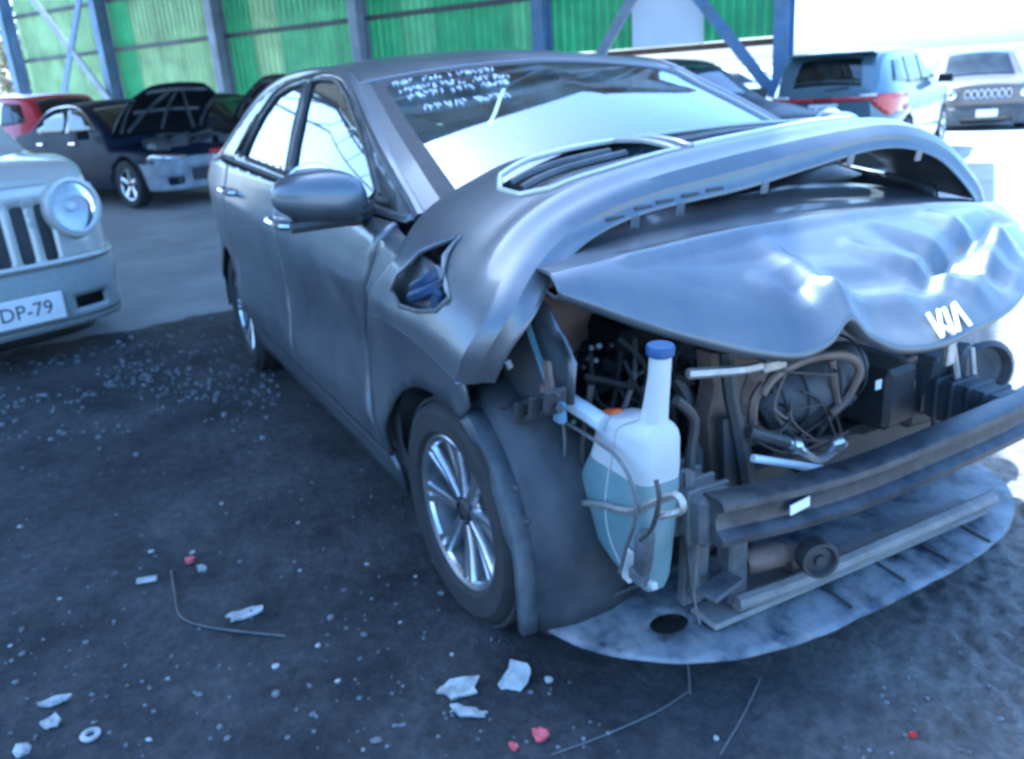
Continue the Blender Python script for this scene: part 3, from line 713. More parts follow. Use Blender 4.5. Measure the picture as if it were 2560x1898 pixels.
# red car tail at the far left
pR = atd(-5, 300, 15)
rc = Car('red_car', 'red car with dark tail panel behind the silver off-roader, far left', 'car', (pR.x, pR.y, 0), R(215), 4.2, .87, [(q[0]*.96, q[1]-.02) for q in SUVT], 1.0, (-1.3, 1.3, .32), REDP)
suv_glass(rc, GLASSD); rc.topsheet(-2.0, -1.80, 'rear_window', GLASSD)
rc.face([(-.8, .28), (.8, .28), (.82, .62), (-.82, .62)], 'bumper', DARKP, end=-1, off=.03); rc.face([(-.7, .78), (.7, .78), (.7, .90), (-.7, .90)], 'tail_panel', DARKP, end=-1, off=.02)
for sg in (1, -1): rc.face([(sg*.55, .76), (sg*.85, .76), (sg*.85, .98), (sg*.6, .98)], 'tail_light', REDLENS, end=-1, off=.03)
rc.plate('', 0, .7, -1, .04)
# slate blue SUV seen from behind
pS = atd(2062, 222, 11.4); hs = R(117); fw = Vector((math.cos(hs), math.sin(hs), 0)); cs = Vector((pS.x, pS.y, 0))+fw*2.15
sv = Car('slate_suv', 'slate blue SUV seen from behind with full-width red light bar', 'car', (cs.x, cs.y, gz(cs.x, cs.y)-.0), hs, 4.35, .90, SUVT, 1.05, (-1.30, 1.32, .34), SLATE, n=6)
sv.root.scale = (1, 1, .94); suv_glass(sv, GLASSD); sv.topsheet(-2.085, -1.89, 'rear_window', GLASSD, .86, .012, .80)
sv.face([(-.80, .975), (.80, .975), (.80, 1.025), (-.80, 1.025)], 'light_bar', REDLENS, end=-1, off=.02)
obj('emblem', [([Vector((-sv.XF(0)-.035, -v[0], .995+v[1])) for v in V], F) for V, F in kia_parts(.20, lambda a, b: (a, b, 0), (0, 0, .001))], CHROME, sv.root, False)
for sg in (1, -1):
    tl = sv.face([(sg*.60, .95), (sg*.62, 1.05), (sg*.89, 1.06), (sg*.892, .80), (sg*.78, .76)], 'tail_light', REDLENS, end=-1, off=.03, thick=.03)
    sv.face([(sg*.46, 1.03), (sg*.66, 1.03), (sg*.66, 1.06), (sg*.46, 1.06)], 'lamp_strip', WHITEPL, end=-1, off=.035, parent=tl)
    sv.face([(sg*.52, .40), (sg*.62, .60), (sg*.78, .60), (sg*.66, .52), (sg*.62, .38)], 'reflector', mat('orange_red_tape', (.6, .12, .07), .4), end=-1, off=.05)
sv.face([(-.88, .24), (.88, .24), (.89, .48), (-.89, .48)], 'rear_bumper', BLACKP, end=-1, off=.05, thick=.05)
sv.plate('SX-JW-32', 0, .875, -1, .03)
for sg in (1, -1): sv.slab('mirror', DARKP, (.62, sg*.99, 1.14), (.14, .2, .13))
obj('wiper', [P_tube([(-2.15, 0, 1.13), (-2.11, -.3, 1.16)], .012, 5)], BLACKP, sv.root)
obj('spoiler', [P_box((-1.90, 0, 1.60), (.26, 1.12, .035), ez(0, 6, 0), .015)], SLATE, sv.root)
# black sedan between the wreck's roof and the SUV
pK = atd(1640, 230, 10.2); hk = R(-6)
bk_ = Car('black_sedan', 'black sedan standing between the wreck and the slate SUV', 'car', (pK.x, pK.y, gz(pK.x, pK.y)+.03), hk, 4.5, .88, SEDAN, .95, (-1.36, 1.40, .325), DARKP)
sedan_glass(bk_, GLASSD)
for sg in (1, -1): bk_.face([(sg*.45, .66), (sg*.84, .68), (sg*.84, .78), (sg*.48, .74)], 'headlight', CHROME, off=.025)
bk_.face([(-.84, .25), (.84, .25), (.85, .52), (-.85, .52)], 'bumper', DARKP, off=.04); bk_.face([(-.4, .56), (.4, .56), (.4, .72), (-.4, .72)], 'grille', BLACKP, off=.03)
bk_.slab('mirror', DARKP, (.62, -.98, 1.02), (.14, .18, .12)); bk_.slab('mirror', DARKP, (.62, .98, 1.02), (.14, .18, .12))
# brown off-roader facing the camera at the right edge
pJ = atd(2462, 300, 17.0); hj = R(-47)
cj = Vector((pJ.x, pJ.y, 0))-Vector((math.cos(hj), math.sin(hj), 0))*2.1
bj = Car('brown_offroader', 'dusty brown off-roader facing the camera at the right edge', 'car', (cj.x, cj.y, gz(cj.x, cj.y)-.15), hj, 4.25, .90, JEEPT, 1.08, (-1.28, 1.30, .35), BROWNP, n=6, zb=.28)
suv_glass(bj, GLASSD)
bj.face([(-.85, .66), (.85, .66), (.87, .95), (-.87, .95)], 'front_panel', BROWNP, off=.03, thick=.03, holes=[rr_(-.36+.12*i, .86, .075, .14, .03) for i in range(7)])
bj.face([(-.5, .7), (.5, .7), (.5, .94), (-.5, .94)], 'grille_backing', BLACKP, off=.0)
for i in range(7): bj.face(ell(-.36+.12*i, .86, .05, .085, 14), 'grille_ring', CHROME, off=.035, holes=[ell(-.36+.12*i, .86, .036, .068, 14)])
for sg in (1, -1): bj.face(ell(sg*.66, .86, .1, .09), 'headlight', CHROME, off=.04)
bj.face([(-.88, .28), (.88, .28), (.885, .62), (-.885, .62)], 'bumper', DUSTYP, off=.06, thick=.05, holes=[rr_(0, .36, .9, .1, .03)])
bj.plate('', 0, .50, 1, .10)
# far vehicles in the sun, seen under the shed wall
for k, (px, d, rz, nm, lab) in enumerate(((1850, 24, 30, 'white_sedan', 'distant white sedan glimpsed under the green wall, left of the blue brace'), (1935, 30, 10, 'grey_sedan', 'distant pale grey sedan glimpsed between the blue brace and the corner column'))):
    p = atd(px, 170, d)
    c = Car(nm, lab, 'car', (p.x, p.y, gz(p.x, p.y)), R(rz), 4.4, .87, SEDAN, .95, (-1.35, 1.38, .32), WHITEP if k == 0 else SILVER); sedan_glass(c, GLASSD)
    for sg in (1, -1): c.face(ell(sg*.62, .70, .16, .08), 'headlight', CHROME, off=.02)
# ------------------------------------------------------------------ the wrecked sedan (world frame = car frame: front +x, left +y)
wreck = tag(empty('wrecked_sedan'), 'crashed grey sedan with bare front end and crumpled hood', 'car')
XR = -2.68
def hw(x, z):
    v = .8625
    if x > -.3: v -= .09*((x+.3)/.9)**2
    if x < -2.4: v -= .13*((-2.4-x)/1.1)**2
    if z > 1.0 and x > -.9: v -= .075*min(1, (z-1.0)/.06)*min(1.3, ((x+.9)/.7))**2
    if z > 1.06: v -= .04+(z-1.06)*.33+(z-1.06)**2*.28
    else:
        v -= .04*max(0, (z-.8)/.26)**2
        if z < .5: v -= .05*((.5-z)/.3)**2
    zc = .90-.03*(x+1.4)                                            # shoulder crease and door scallop
    v += .010*math.exp(-((z-zc)/.035)**2)-.014*math.exp(-((z-.66)/.12)**2)+.010*math.exp(-((z-.46)/.05)**2)
    return v
def lean(x, y, z):
    if y > 0 and z > 1.0:                                              # the shell is racked: left pillar side pushed in
        k = min(1, (z-1.0)/.33)*min(1, y/.62); return (x-.03*k, y-.085*k, z-.022*k)
    return (x, y, z)
def side_fn(sg, off=0.): return lambda x, z: lean(x, sg*(hw(x, z)+off), z)
ARCH_F = arc(-.01, .30, .352, 65, 172); ARCH_R = arc(XR, .30, .352, 8, 172)
P_FD = [(-.25, 1.035), (-.36, .83), (-.455, .70), (-.465, .55), (-.42, .40), (-.405, .350), (-1.335, .350), (-1.365, .6), (-1.37, 1.062)]
P_RD = [(-1.378, 1.062), (-1.373, .6), (-1.343, .350), (-2.24, .350), (-2.315, .46), (-2.345, .62), (-2.36, .85), (-2.36, 1.078)]
P_RQ = [(-2.368, 1.078), (-2.368, .85), (-2.353, .62), (-2.323, .46), (-2.28, .39)]+ARCH_R[1:-1]+[(-3.05, .27), (-3.45, .27), (-3.56, .40), (-3.60, .6), (-3.60, .9), (-3.56, .98), (-3.4, 1.05), (-2.95, 1.078), (-2.62, 1.095)]
P_FF = [(-.235, 1.03), (.10, .975), (.16, .80), (.175, .665)]+ARCH_F+[(-.385, .345), (-.40, .40), (-.445, .55), (-.435, .705), (-.345, .83)]
WIN_F = [(-1.20, 1.095), (-1.235, 1.25), (-1.275, 1.40), (-1.17, 1.408), (-1.03, 1.404), (-.93, 1.388), (-.80, 1.345), (-.62, 1.25), (-.50, 1.165), (-.43, 1.10), (-.46, 1.075)]
WIN_R = [(-1.30, 1.098), (-1.33, 1.25), (-1.36, 1.40), (-1.55, 1.388), (-1.72, 1.362), (-1.86, 1.29), (-1.98, 1.19), (-2.03, 1.128), (-1.95, 1.118)]
WIN_Q = [(-2.08, 1.13), (-2.02, 1.20), (-1.93, 1.29), (-1.97, 1.29), (-2.12, 1.20), (-2.19, 1.14)]
CE = [(0, (-.20, 1.055)), (1, (-.45, 1.20)), (2, (-.80, 1.375)), (3, (-1.02, 1.425)), (4, (-1.38, 1.440)), (5, (-1.75, 1.422)), (6, (-2.08, 1.345)), (7, (-2.60, 1.125)), (8, (-2.95, 1.085)), (9, (-3.40, 1.055)), (10, (-3.575, .975))]
CC = [(0, (.03, 1.065)), (1, (-.34, 1.235)), (2, (-.86, 1.418)), (3, (-1.08, 1.463)), (4, (-1.45, 1.482)), (5, (-1.85, 1.462)), (6, (-2.18, 1.395)), (7, (-2.74, 1.165)), (8, (-3.02, 1.12)), (9, (-3.46, 1.085)), (10, (-3.64, .995))]
def top_fn(off=0.):
    def fn(s, q):
        e = splv(CE, s); c = splv(CC, s); k = abs(q)**2.2; x = c[0]+(e[0]-c[0])*k; z = c[1]+(e[1]-c[1])*k
        y = q*hw(e[0], e[1]); return lean(x+off*.42, y, z+off*.9)
    return fn
rail = [splv(CE, .25*i) for i in range(0, 41)]
BELT = [(-.22, 1.040), (-.5, 1.050), (-1.0, 1.058), (-1.37, 1.066), (-1.9, 1.080), (-2.36, 1.090), (-2.60, 1.10)]
GH = [tuple(p) for p in rail[:29]]+BELT[::-1]
for sg, sd_ in ((-1, 'right'), (1, 'left')):
    fd = sheet('front_door', P_FD, [], side_fn(sg), .045, PAINT, wreck, (0, sg, 0), .012)
    rd = sheet('rear_door', P_RD, [], side_fn(sg), .045, PAINT, wreck, (0, sg, 0), .012)
    sheet('rear_quarter', P_RQ, [], side_fn(sg), .045, PAINT, wreck, (0, sg, 0), .012)
    sheet('front_fender', P_FF, [], side_fn(sg, .002), .04, PAINT, wreck, (0, sg, 0), .012)
    sheet('rocker_panel', [(-.39, .20), (-2.33, .20), (-2.33, .338), (-.39, .338)], [], side_fn(sg, -.012), .07, PAINT, wreck, (0, sg, 0), .02)
    sheet('inner_sill', [(-.3, .30), (-3.5, .30), (-3.5, 1.0), (-.3, 1.0)], [arc(XR, .30, .36, 0, 350)], side_fn(sg, -.035), .12, BLACKP, wreck, (0, sg, 0))
    sheet('window_frame', GH, [WIN_F, WIN_R, WIN_Q], side_fn(sg), .035, PAINT, wreck, (0, sg, 0), .010)
    for W_ in (WIN_F, WIN_R, WIN_Q):
        g = sheet('side_window', W_, [], side_fn(sg, -.006), .022, GLASSS, wreck, (0, sg, 0))
        q = [side_fn(sg, -.001)(*p) for p in W_]
        obj('window_seal', [P_tube(q+[q[0]], .0085, 6, 0)], BLACKP, g)
    bp_ = [(-1.20, 1.095), (-1.235, 1.25), (-1.275, 1.40), (-1.36, 1.40), (-1.33, 1.25), (-1.30, 1.098)]
    sheet('pillar_cover', [(p[0]+(-.012 if i < 3 else .012), p[1]) for i, p in enumerate(bp_)], [], side_fn(sg, .003), .05, BLACKP, wreck, (0, sg, 0), .006)
    obj('roof_rail', [P_tube([lean(p[0], sg*(hw(p[0], p[1])-.012), p[1]-.012) for p in rail[:33]], .022, 10, 2)], PAINT, wreck)
    obj('belt_moulding', [P_tube([(x, sg*(hw(x, z+.012)+.004), z+.012) for x, z in BELT[1:-1]], .010, 6)], BLACKP, wreck)
    obj('drip_moulding', [P_tube([lean(x, sg*(hw(x, z)+.003), z) for x, z in ((-.40, 1.095), (-.62, 1.275), (-.80, 1.366), (-.93, 1.408), (-1.17, 1.427), (-1.5, 1.412), (-1.74, 1.382), (-1.9, 1.31), (-2.1, 1.20), (-2.22, 1.13))], .007, 6)], STEEL, wreck)
    for dr, x, z in ((fd, -1.25, .935), (rd, -2.21, .972)):
        y = sg*(hw(x, z)+.004)
        obj('door_handle', [P_tube([(x+.10, y, z-.004), (x+.085, y+sg*.032, z), (x, y+sg*.040, z+.004), (x-.085, y+sg*.034, z+.004), (x-.10, y, z)], .013, 8, 4)], CHROME, dr)
    # mirror: rounded shell with base
    mx_, my, mz = -.40, sg*.945, 1.105; rows = []
    for i in range(13):
        th = -math.pi/2+math.pi*i/12; row = []
        for k in range(24):
            ph = 2*math.pi*k/24; cx_, cy_, cz_ = math.cos(th)*math.cos(ph), math.sin(th), math.cos(th)*math.sin(ph)
            e = lambda v, p: math.copysign(abs(v)**p, v)
            zz = e(cz_, .8)*(.074 if cz_ > 0 else .062)*(1-.18*cy_*sg*.6); xx = e(cx_, .9)*(.085 if cx_ > 0 else .035)*(1.05-.25*(cy_*sg+1)/2)
            row.append(Vector((mx_+xx-.03*cy_*sg, my+e(cy_, .85)*.118, mz+zz+.010*cy_*sg)))
        rows.append(row)
    mr = obj('mirror', [P_grid(rows, True)], PAINT, wreck)
    obj('mirror_base', [P_tube([(mx_-.04, sg*.80, 1.055), (mx_-.02, sg*.85, 1.045), (mx_, sg*.90, 1.058)], lambda s: .034-.008*s, 10), P_tube([(mx_+.02, my-sg*.10, mz-.064), (mx_+.02, my+sg*.09, mz-.064)], lambda s: .016, 8)], BLACKP, mr)
    obj('mirror_glass', [P_lathe([(0, 0), (.085, 0), (.09, .004)], (mx_-.034, my, mz), (-1, 0, 0), 20)], CHROME, mr)
    sheet('sail_panel', [(-.43, 1.07), (-.30, 1.06), (-.33, 1.10), (-.46, 1.165)], [], side_fn(sg, .004), .04, BLACKP, wreck, (0, sg, 0), .006)
    sheet('tail_light', [(-3.60, .78), (-3.585, .98), (-3.40, 1.045), (-3.28, 1.03), (-3.42, .85)], [], side_fn(sg, .004), .04, REDLENS, wreck, (0, sg, 0), .02)
    obj('pillar', [P_grid([[Vector(top_fn(.007-.004*k/5)(2.0*i/40, sg*(.915+.08*k/5))) for k in range(6)] for i in range(41)])], PAINT, wreck)
    wl = [[Vector((-.01+math.cos(R(a))*.372, sg*y, .30+math.sin(R(a))*.372)) for y in (.82, .70, .58, .44)] for a in range(60, 186, 9)]
    obj('arch_liner', [P_grid(wl)], LINER, wreck)
    wl = [[Vector((XR+math.cos(R(a))*.372, sg*y, .30+math.sin(R(a))*.372)) for y in (.82, .70, .58, .44)] for a in range(-5, 186, 9)]
    obj('arch_liner', [P_grid(wl)], LINER, wreck)
sheet('roof_panel', [(2.02, -1), (6.0, -1), (6.0, 1), (2.02, 1)], [], top_fn(), .12, PAINT, wreck, (0, 0, 1), .012, hy=.06)
wsO = [(.06, -.92), (1.93, -.92), (1.97, -.82), (1.97, .82), (1.93, .92), (.06, .92)]
ws = sheet('windscreen', wsO, [], top_fn(.004), .08, GLASSW, wreck, (0, 0, 1), 0, hy=.05)
sheet('windscreen_border', wsO, [[(.22, -.85), (1.80, -.855), (1.89, -.76), (1.89, .76), (1.80, .855), (.22, .85)]], top_fn(.006), .06, BLACKP, ws, (0, 0, 1), 0, hy=.03)
sheet('rear_window', [(6.06, -.88), (6.97, -.88), (6.97, .88), (6.06, .88)], [], top_fn(.002), .08, GLASSD, wreck, (0, 0, 1), 0, hy=.06)
sheet('rear_pillar', [(6.0, -1), (7.0, -1), (7.0, 1), (6.0, 1)], [[(6.04, -.9), (6.98, -.9), (6.98, .9), (6.04, .9)]], top_fn(0), .08, PAINT, wreck, (0, 0, 1), .01, hy=.05)
sheet('trunk_lid', [(7.0, -1), (10.0, -1), (10.0, 1), (7.0, 1)], [], top_fn(0), .12, PAINT, wreck, (0, 0, 1), .012, hy=.06)
sheet('tail_panel', [(-.99, .27), (.99, .27), (.99, .975), (-.99, .975)], [], lambda q, z: (-3.575-.07*(1-abs(q)**3)-.03*(z > .3 and z < .6), q*hw(-3.575, z), z), .08, PAINT, wreck, (-1, 0, 0), .012)
# illegible marker writing on the windscreen, upper corner on the passenger side
rr = random.Random(21); scr = []
for ln, (s0, q0, q1) in enumerate(((1.83, -.82, -.30), (1.70, -.81, -.34), (1.60, -.80, -.44), (1.42, -.76, -.50))):
    q = q0
    while q < q1:                                                       # words of hurried capitals
        word = []
        for ch in range(rr.randint(4, 9)):
            cx_ = [q, q+.007, q+.015]; cs_ = [s0-.030, s0, s0+.030]
            a_ = (rr.randrange(3), rr.randrange(3))
            for st in range(rr.randint(2, 3)):
                b2_ = (rr.randrange(3), rr.randrange(3))
                if a_ != b2_: word.append(P_tube([top_fn(.008)(cs_[a_[1]]+rr.uniform(-.006, .006), cx_[a_[0]]), top_fn(.008)(cs_[b2_[1]]+rr.uniform(-.006, .006), cx_[b2_[0]])], .0021, 4, 0))
                a_ = b2_
            q += .022
        scr.append(([v for V, F in word for v in V], sum([[[i+8*n_ for i in f] for f in F] for n_, (V, F) in enumerate(word)], []))); q += .03
each('marker_writing', scr, mat('white_marker', (.75, .78, .82), .7), ws)
# cowl, wipers
sheet('cowl_panel', [(-1, 0), (1, 0), (1, 1), (-1, 1)], [], lambda q, v: Vector(top_fn(0)(.06, q*.97))+Vector((.13*v, 0, -.02-.03*v)), .07, BLACKP, wreck, (0, 0, 1), .01, hy=.3)
wp = []
for y0, y1, s1 in ((-.30, .25, .55), (.35, .86, .5)):
    a = Vector(top_fn(.03)(.02, y0)); b_ = Vector(top_fn(.02)(.22, y1)); wp += [P_tube([a, (a+b_)/2+Vector((0, 0, .02)), b_], .009, 6), P_tube([Vector(top_fn(.014)(.10, y0)), Vector(top_fn(.014)(.34, y1+.05))], .007, 5)]
each('wiper', wp, BLACKP, wreck)
# interior
obj('dashboard', [P_tube([(-.30, -.66, .93), (-.22, -.3, .975), (-.20, .1, .98), (-.28, .66, .93)], .13, 12), P_box((-.28, 0, .72), (.28, 1.35, .4), None, .05)], DARKINT, wreck)
obj('cabin_floor', [P_box((-1.6, 0, .36), (2.6, 1.5, .06), None, .02)], DARKINT, wreck)
obj('parcel_shelf', [P_box((-2.5, 0, 1.02), (.6, 1.3, .04), None, .01)], DARKINT, wreck)
for y in (-.36, .36):
    st = obj('seat', [P_box((-1.02, y, .58), (.5, .48, .16), None, .05), P_box((-1.30, y, .92), (.16, .46, .62), ez(0, -14, 0), .06)], SEATM, wreck)
    obj('headrest', [P_box((-1.40, y, 1.30), (.10, .26, .17), ez(0, -10, 0), .04)], SEATM, st)
rs = obj('rear_seat', [P_box((-1.98, 0, .56), (.5, 1.25, .18), None, .05), P_box((-2.24, 0, .88), (.16, 1.25, .56), ez(0, -18, 0), .06)], SEATM, wreck)
each('headrest', [P_box((-2.36, y, 1.20), (.10, .25, .14), ez(0, -14, 0), .04) for y in (-.4, .4)], SEATM, rs)
obj('steering_wheel', [P_tube([Vector((-.62+.06*math.sin(a)*-1, .36+math.cos(a)*.18, .93+math.sin(a)*.17)) for a in [2*math.pi*i/20 for i in range(21)]], .016, 8, 0), P_box((-.60, .36, .92), (.05, .14, .12), None, .02), P_tube([(-.58, .36, .92), (-.3, .36, .86)], .03, 8, 0)], BLACKP, wreck)
obj('inner_mirror', [P_box((-.70, 0, 1.315), (.03, .22, .06), ez(0, 15, 0), .012), P_tube([(-.70, 0, 1.34), (-.75, 0, 1.375)], .01, 6, 0)], BLACKP, wreck)
# wheels
for x, sg in ((-.01, -1), (-.01, 1), (XR, -1), (XR, 1)):
    wheel(wreck, x, sg*.720, .305, .305, .212, .195, 8, True, R(2) if x > -1 else 0, .4 if x > -1 else 1.1)
obj('rear_axle', [P_tube([(XR, -.7, .3), (XR, .7, .3)], .04, 8, 0)], STEEL, wreck)
obj('floor_pan', [P_box((-1.7, 0, .26), (3.0, 1.3, .10), None, .03)], BLACKP, wreck)

# --- crumpled hood: rear line, ridge, front lip
HF = [(-.755, (.33, .975)), (-.70, (.375, .955)), (-.62, (.42, .915)), (-.53, (.465, .870)), (-.42, (.53, .825)), (-.33, (.585, .795)), (-.25, (.63, .785)), (-.195, (.655, .81)), (-.155, (.665, .855)), (-.12, (.685, .815)), (-.07, (.72, .785)), (.02, (.745, .780)), (.14, (.745, .79)), (.30, (.725, .815)), (.45, (.665, .845)), (.60, (.56, .88)), (.70, (.46, .91)), (.755, (.38, .94))]
CREASE = [((.36, -.5), (.36, .65), .03, .010), ((.48, .05), (.70, .22), .035, .016), ((.66, .05), (.52, .34), .03, -.014), ((.45, -.55), (.60, -.38), .03, -.008), ((.50, -.25), (.63, -.20), .035, .012), ((.70, .30), (.60, .62), .03, .014), ((.46, .18), (.70, .34), .045, -.026), ((.50, .60), (.74, .10), .040, .020), ((.60, .16), (.47, .62), .030, -.016), ((.42, .40), (.62, .46), .05, .018), ((.60, -.16), (.67, .14), .055, .016), ((.55, -.2), (.62, .1), .05, -.014), ((.42, -.62), (.62, -.28), .07, .008), ((.40, -.45), (.50, .1), .08, -.008), ((.665, -.155), (.56, -.13), .05, .016), ((.44, .62), (.56, .30), .04, -.02)]
def hood_pt(y, v, off=0.):
    f = splv(HF, y); yy = y*1.0
    r_ = Vector((-.03, yy*.96, 1.045-.06*(y/.75)**2-.02*abs(y/.75)**6)); m_ = Vector((.355-.02*y-.03*abs(y/.75)**4, yy, 1.000-.035*(y/.75)**2-.018*y)); fp = Vector((f[0], yy, f[1]))
    if v < .45:
        s = v/.45; p = r_.lerp(m_, s); p.z += .012*math.sin(math.pi*s)-.014*math.exp(-((s-.6)/.2)**2)
    else:
        s = min(1, (v-.45)/.55); p = m_.lerp(fp, s); p += Vector((.5, 0, .86))*(.024*math.sin(math.pi*s)**.8*min(1, (fp-m_).length/.25))
    k = min(1, max(0, (1.02-v)/.14))
    for (x0, y0), (x1, y1), wd_, am in CREASE:
        dx, dy = x1-x0, y1-y0; l2 = dx*dx+dy*dy; t_ = max(0, min(1, ((p.x-x0)*dx+(p.y-y0)*dy)/l2)); d = math.hypot(p.x-x0-t_*dx, p.y-y0-t_*dy)
        if d < wd_*2.2: p.z += k*am*1.45*max(0, 1-d/(wd_*1.15))*math.sin(math.pi*(.15+.7*t_))
    p.z += .0035*fbm(p.x, p.y, 4.5, 2)
    return p+Vector((off*.55, 0, off*.83))
rows = []
NV = 84
for i in range(NV+1): rows.append([hood_pt(-.690+1.445*k/170, i/NV) for k in range(171)])
lip = rows[-1]
rows.append([p+Vector((-.004, 0, -.010)) for p in lip]); rows.append([p+Vector((-.016, 0, -.018)) for p in lip]); rows.append([p+Vector((-.055, 0, -.012)) for p in lip])
hood = raw('hood', *P_grid(rows), PAINT_HOOD, wreck, True)
md = hood.modifiers.new('solid', 'SOLIDIFY'); md.thickness = .006; md.offset = -1
V_, F_ = P_grid(rows); nrm = (V_[F_[50][1]]-V_[F_[50][0]]).cross(V_[F_[50][2]]-V_[F_[50][0]])
if nrm.z < 0:
    bm = bmesh.new(); bm.from_mesh(hood.data); bmesh.ops.reverse_faces(bm, faces=bm.faces); bm.to_mesh(hood.data); bm.free()
def kfn(a, b_): return hood_pt(.078+a, .952-b_*1.7, .006)
obj('emblem', [P_ext([(a*.092+b_*.012, b_*.072) for a, b_ in q], kfn, (.003, 0, .004)) for q in KIA], WHITEPL, hood, False)

# --- bare front end
sec = [(-.035, .535), (.02, .538), (.034, .530), (.036, .512), (.012, .495), (.008, .470), (.012, .448), (.036, .430), (.034, .410), (.02, .402), (-.035, .405)]
rows = []
for i in range(33):
    y = -.505+1.07*i/32; x = .645+.035*(1-((y-.01)/.55)**2); rows.append([Vector((x+dx*.9, y, .472+(z-.472)*.80+.012*((y)/.55)**2+.004*math.sin(y*9))) for dx, z in sec])
beam = obj('bumper_beam', [P_grid(rows, True), ([Vector(p) for p in rows[0]], [list(range(len(sec)))]), ([Vector(p) for p in rows[-1]], [list(range(len(sec)))[::-1]])], BEAM, wreck, True, R(30))
p = at(1997, 1263, 0, .685); obj('sticker', [P_box(p+Vector((.003, 0, 0)), (.004, .062, .024), ez(0, 0, 6)@ez(2, 0, 0), .001)], WHITEPL, beam, False)
for sg in (-1, 1):
    cc = obj('crash_can', [P_box((.53, sg*.475, .472), (.22, .10, .115), None, .012)]+[P_box((.46+.045*k, sg*.475, .472), (.014, .112, .127), None, .004) for k in range(4)], DUSTYP, wreck, False)
    obj('chassis_rail', [P_box((.12, sg*.475, .475), (.62, .10, .12), None, .01)], STEEL, wreck, False)
    obj('strut_tower', [P_lathe([(.16, -.35), (.15, .0), (.12, .06), (.05, .07), (.05, .1), (0, .1)], (-.02, sg*.52, .80), (0, sg*-.1, 1), 20)], BRONZE, wreck)
    # inner fender
    sheet('inner_fender', [(-.30, .56), (.06, .60), (.20, .66), (.40, .705), (.41, .80), (.32, .90), (.22, .95), (-.30, .99)], [], lambda x, z: (x, sg*(.690-.05*(z-.6)+.012*math.sin(x*9)), z), .05, PAINT if sg < 0 else STEEL, wreck, (0, sg, 0), .006)
BLUEGR = mat('blue_grey_primer', (.09, .15, .18), .5, .1, .2, 20)
obj('inner_fender_edge', [P_tube([at(1298, 735, 1, -.70), at(1318, 810, 1, -.70), at(1345, 890, 1, -.70), at(1372, 965, 1, -.70)], .008, 6)], BLUEGR, wreck)
# right wheel liner ahead of the tyre, with its stepped flange
rows = []
for a, rr_x in [(74, 0), (66, 0), (58, 0), (50, 0), (42, 0), (34, 0), (26, 0), (18, 0), (10, 0), (2, 0), (-6, 0), (-13, 0), (-20, 0)]:
    cx_, cz_ = -.01+math.cos(R(a))*.365, .30+math.sin(R(a))*.365
    if a < 0: cx_ = -.01+.365+.0*(a); cz_ = .30+math.sin(R(a))*.42
    no = Vector((math.cos(R(max(a, 0))), 0, math.sin(R(max(a, 0)))))
    step = .03 if (a in (50, 42, 10, 2) or a < 0) else .0
    row = [Vector((cx_, -.825+step*.4, cz_))+no*(-.012), Vector((cx_, -.815, cz_))+no*.01, Vector((cx_, -.775, cz_))+no*.012, Vector((cx_, -.765, cz_))+no*.040, Vector((cx_, -.70, cz_))+no*.055, Vector((cx_, -.60, cz_))+no*.05, Vector((cx_, -.53, cz_))+no*.03, Vector((cx_, -.44, cz_))+no*.02]
    rows.append(row)
ln = raw('front_liner', *P_grid(rows), LINER, wreck, True); md = ln.modifiers.new('solid', 'SOLIDIFY'); md.thickness = .004
LINERF = mat('scuffed_liner_edge', (.055, .068, .085), .5, 0, .3, 14, dust=.25, dscale=12)
fo = [[p_+Vector((.001, -.003, .001)) for p_ in r_[:3]] for r_ in rows[1:]]
fo = obj('liner_flange', [P_grid(fo)], LINERF, ln); md = fo.modifiers.new('solid', 'SOLIDIFY'); md.thickness = .003
each('liner_clip', [P_lathe([(0, .006), (.007, .004), (.009, 0)], at(px, py, 1, -.80), (.8, -.5, .3), 10) for px, py in ((1228, 1135), (1317, 1305), (1290, 1220))], BLACKP, ln)
br = at(1315, 1030, 1, -.72)
obj('fender_bracket', [P_box(at(1235+38*k, 1052-13*k, 1, -.73), (.014, .05, .052), ez(0, 14, 0), .003) for k in range(5)]+[P_tube([at(1215, 1078, 1, -.73), at(1300, 1052, 1, -.73), at(1400, 1020, 1, -.73)], .010, 6), P_tube([at(1225, 1030, 1, -.73), at(1300, 1010, 1, -.73), at(1395, 985, 1, -.73)], .007, 6)], BLACKP, wreck, False)
obj('support_bracket', [P_box(at(1372, 945, 1, -.715), (.03, .01, .075), ez(0, -8, 0), .003), P_box(at(1362, 985, 1, -.715), (.026, .012, .04), ez(0, 5, 0), .003)], BRONZE, wreck, False)
# washer reservoir
def rsec(z, x0, x1, hy, yc=-.615, p=5.0):
    n = 28; cx_, hx = (x0+x1)/2, (x1-x0)/2; o = []
    for k in range(n):
        a = 2*math.pi*k/n; o.append(Vector((cx_+math.copysign(abs(math.cos(a))**(2/p), math.cos(a))*hx, yc+math.copysign(abs(math.sin(a))**(2/p), math.sin(a))*hy, z)))
    return o
WASH = mat('milky_tank_plastic', (.43, .44, .43), .45, 0, .10, 9, dust=.4, dscale=9); FLUID = mat('teal_washer_fluid_tank', (.125, .20, .21), .48, 0, .18, 7, dust=.35, dscale=8)
YC = -.585
res = obj('washer_reservoir', [P_grid([rsec(.845, .562, .606, .022, YC, 2), rsec(.80, .556, .602, .022, YC, 2), rsec(.735, .540, .594, .025, YC, 2), rsec(.700, .528, .590, .029, YC, 2), rsec(.690, .49, .592, .038, YC), rsec(.678, .43, .596, .048, YC), rsec(.662, .405, .598, .052, YC), rsec(.60, .390, .596, .054, YC), rsec(.572, .375, .593, .054, YC)], True)], WASH, wreck, True, R(40))
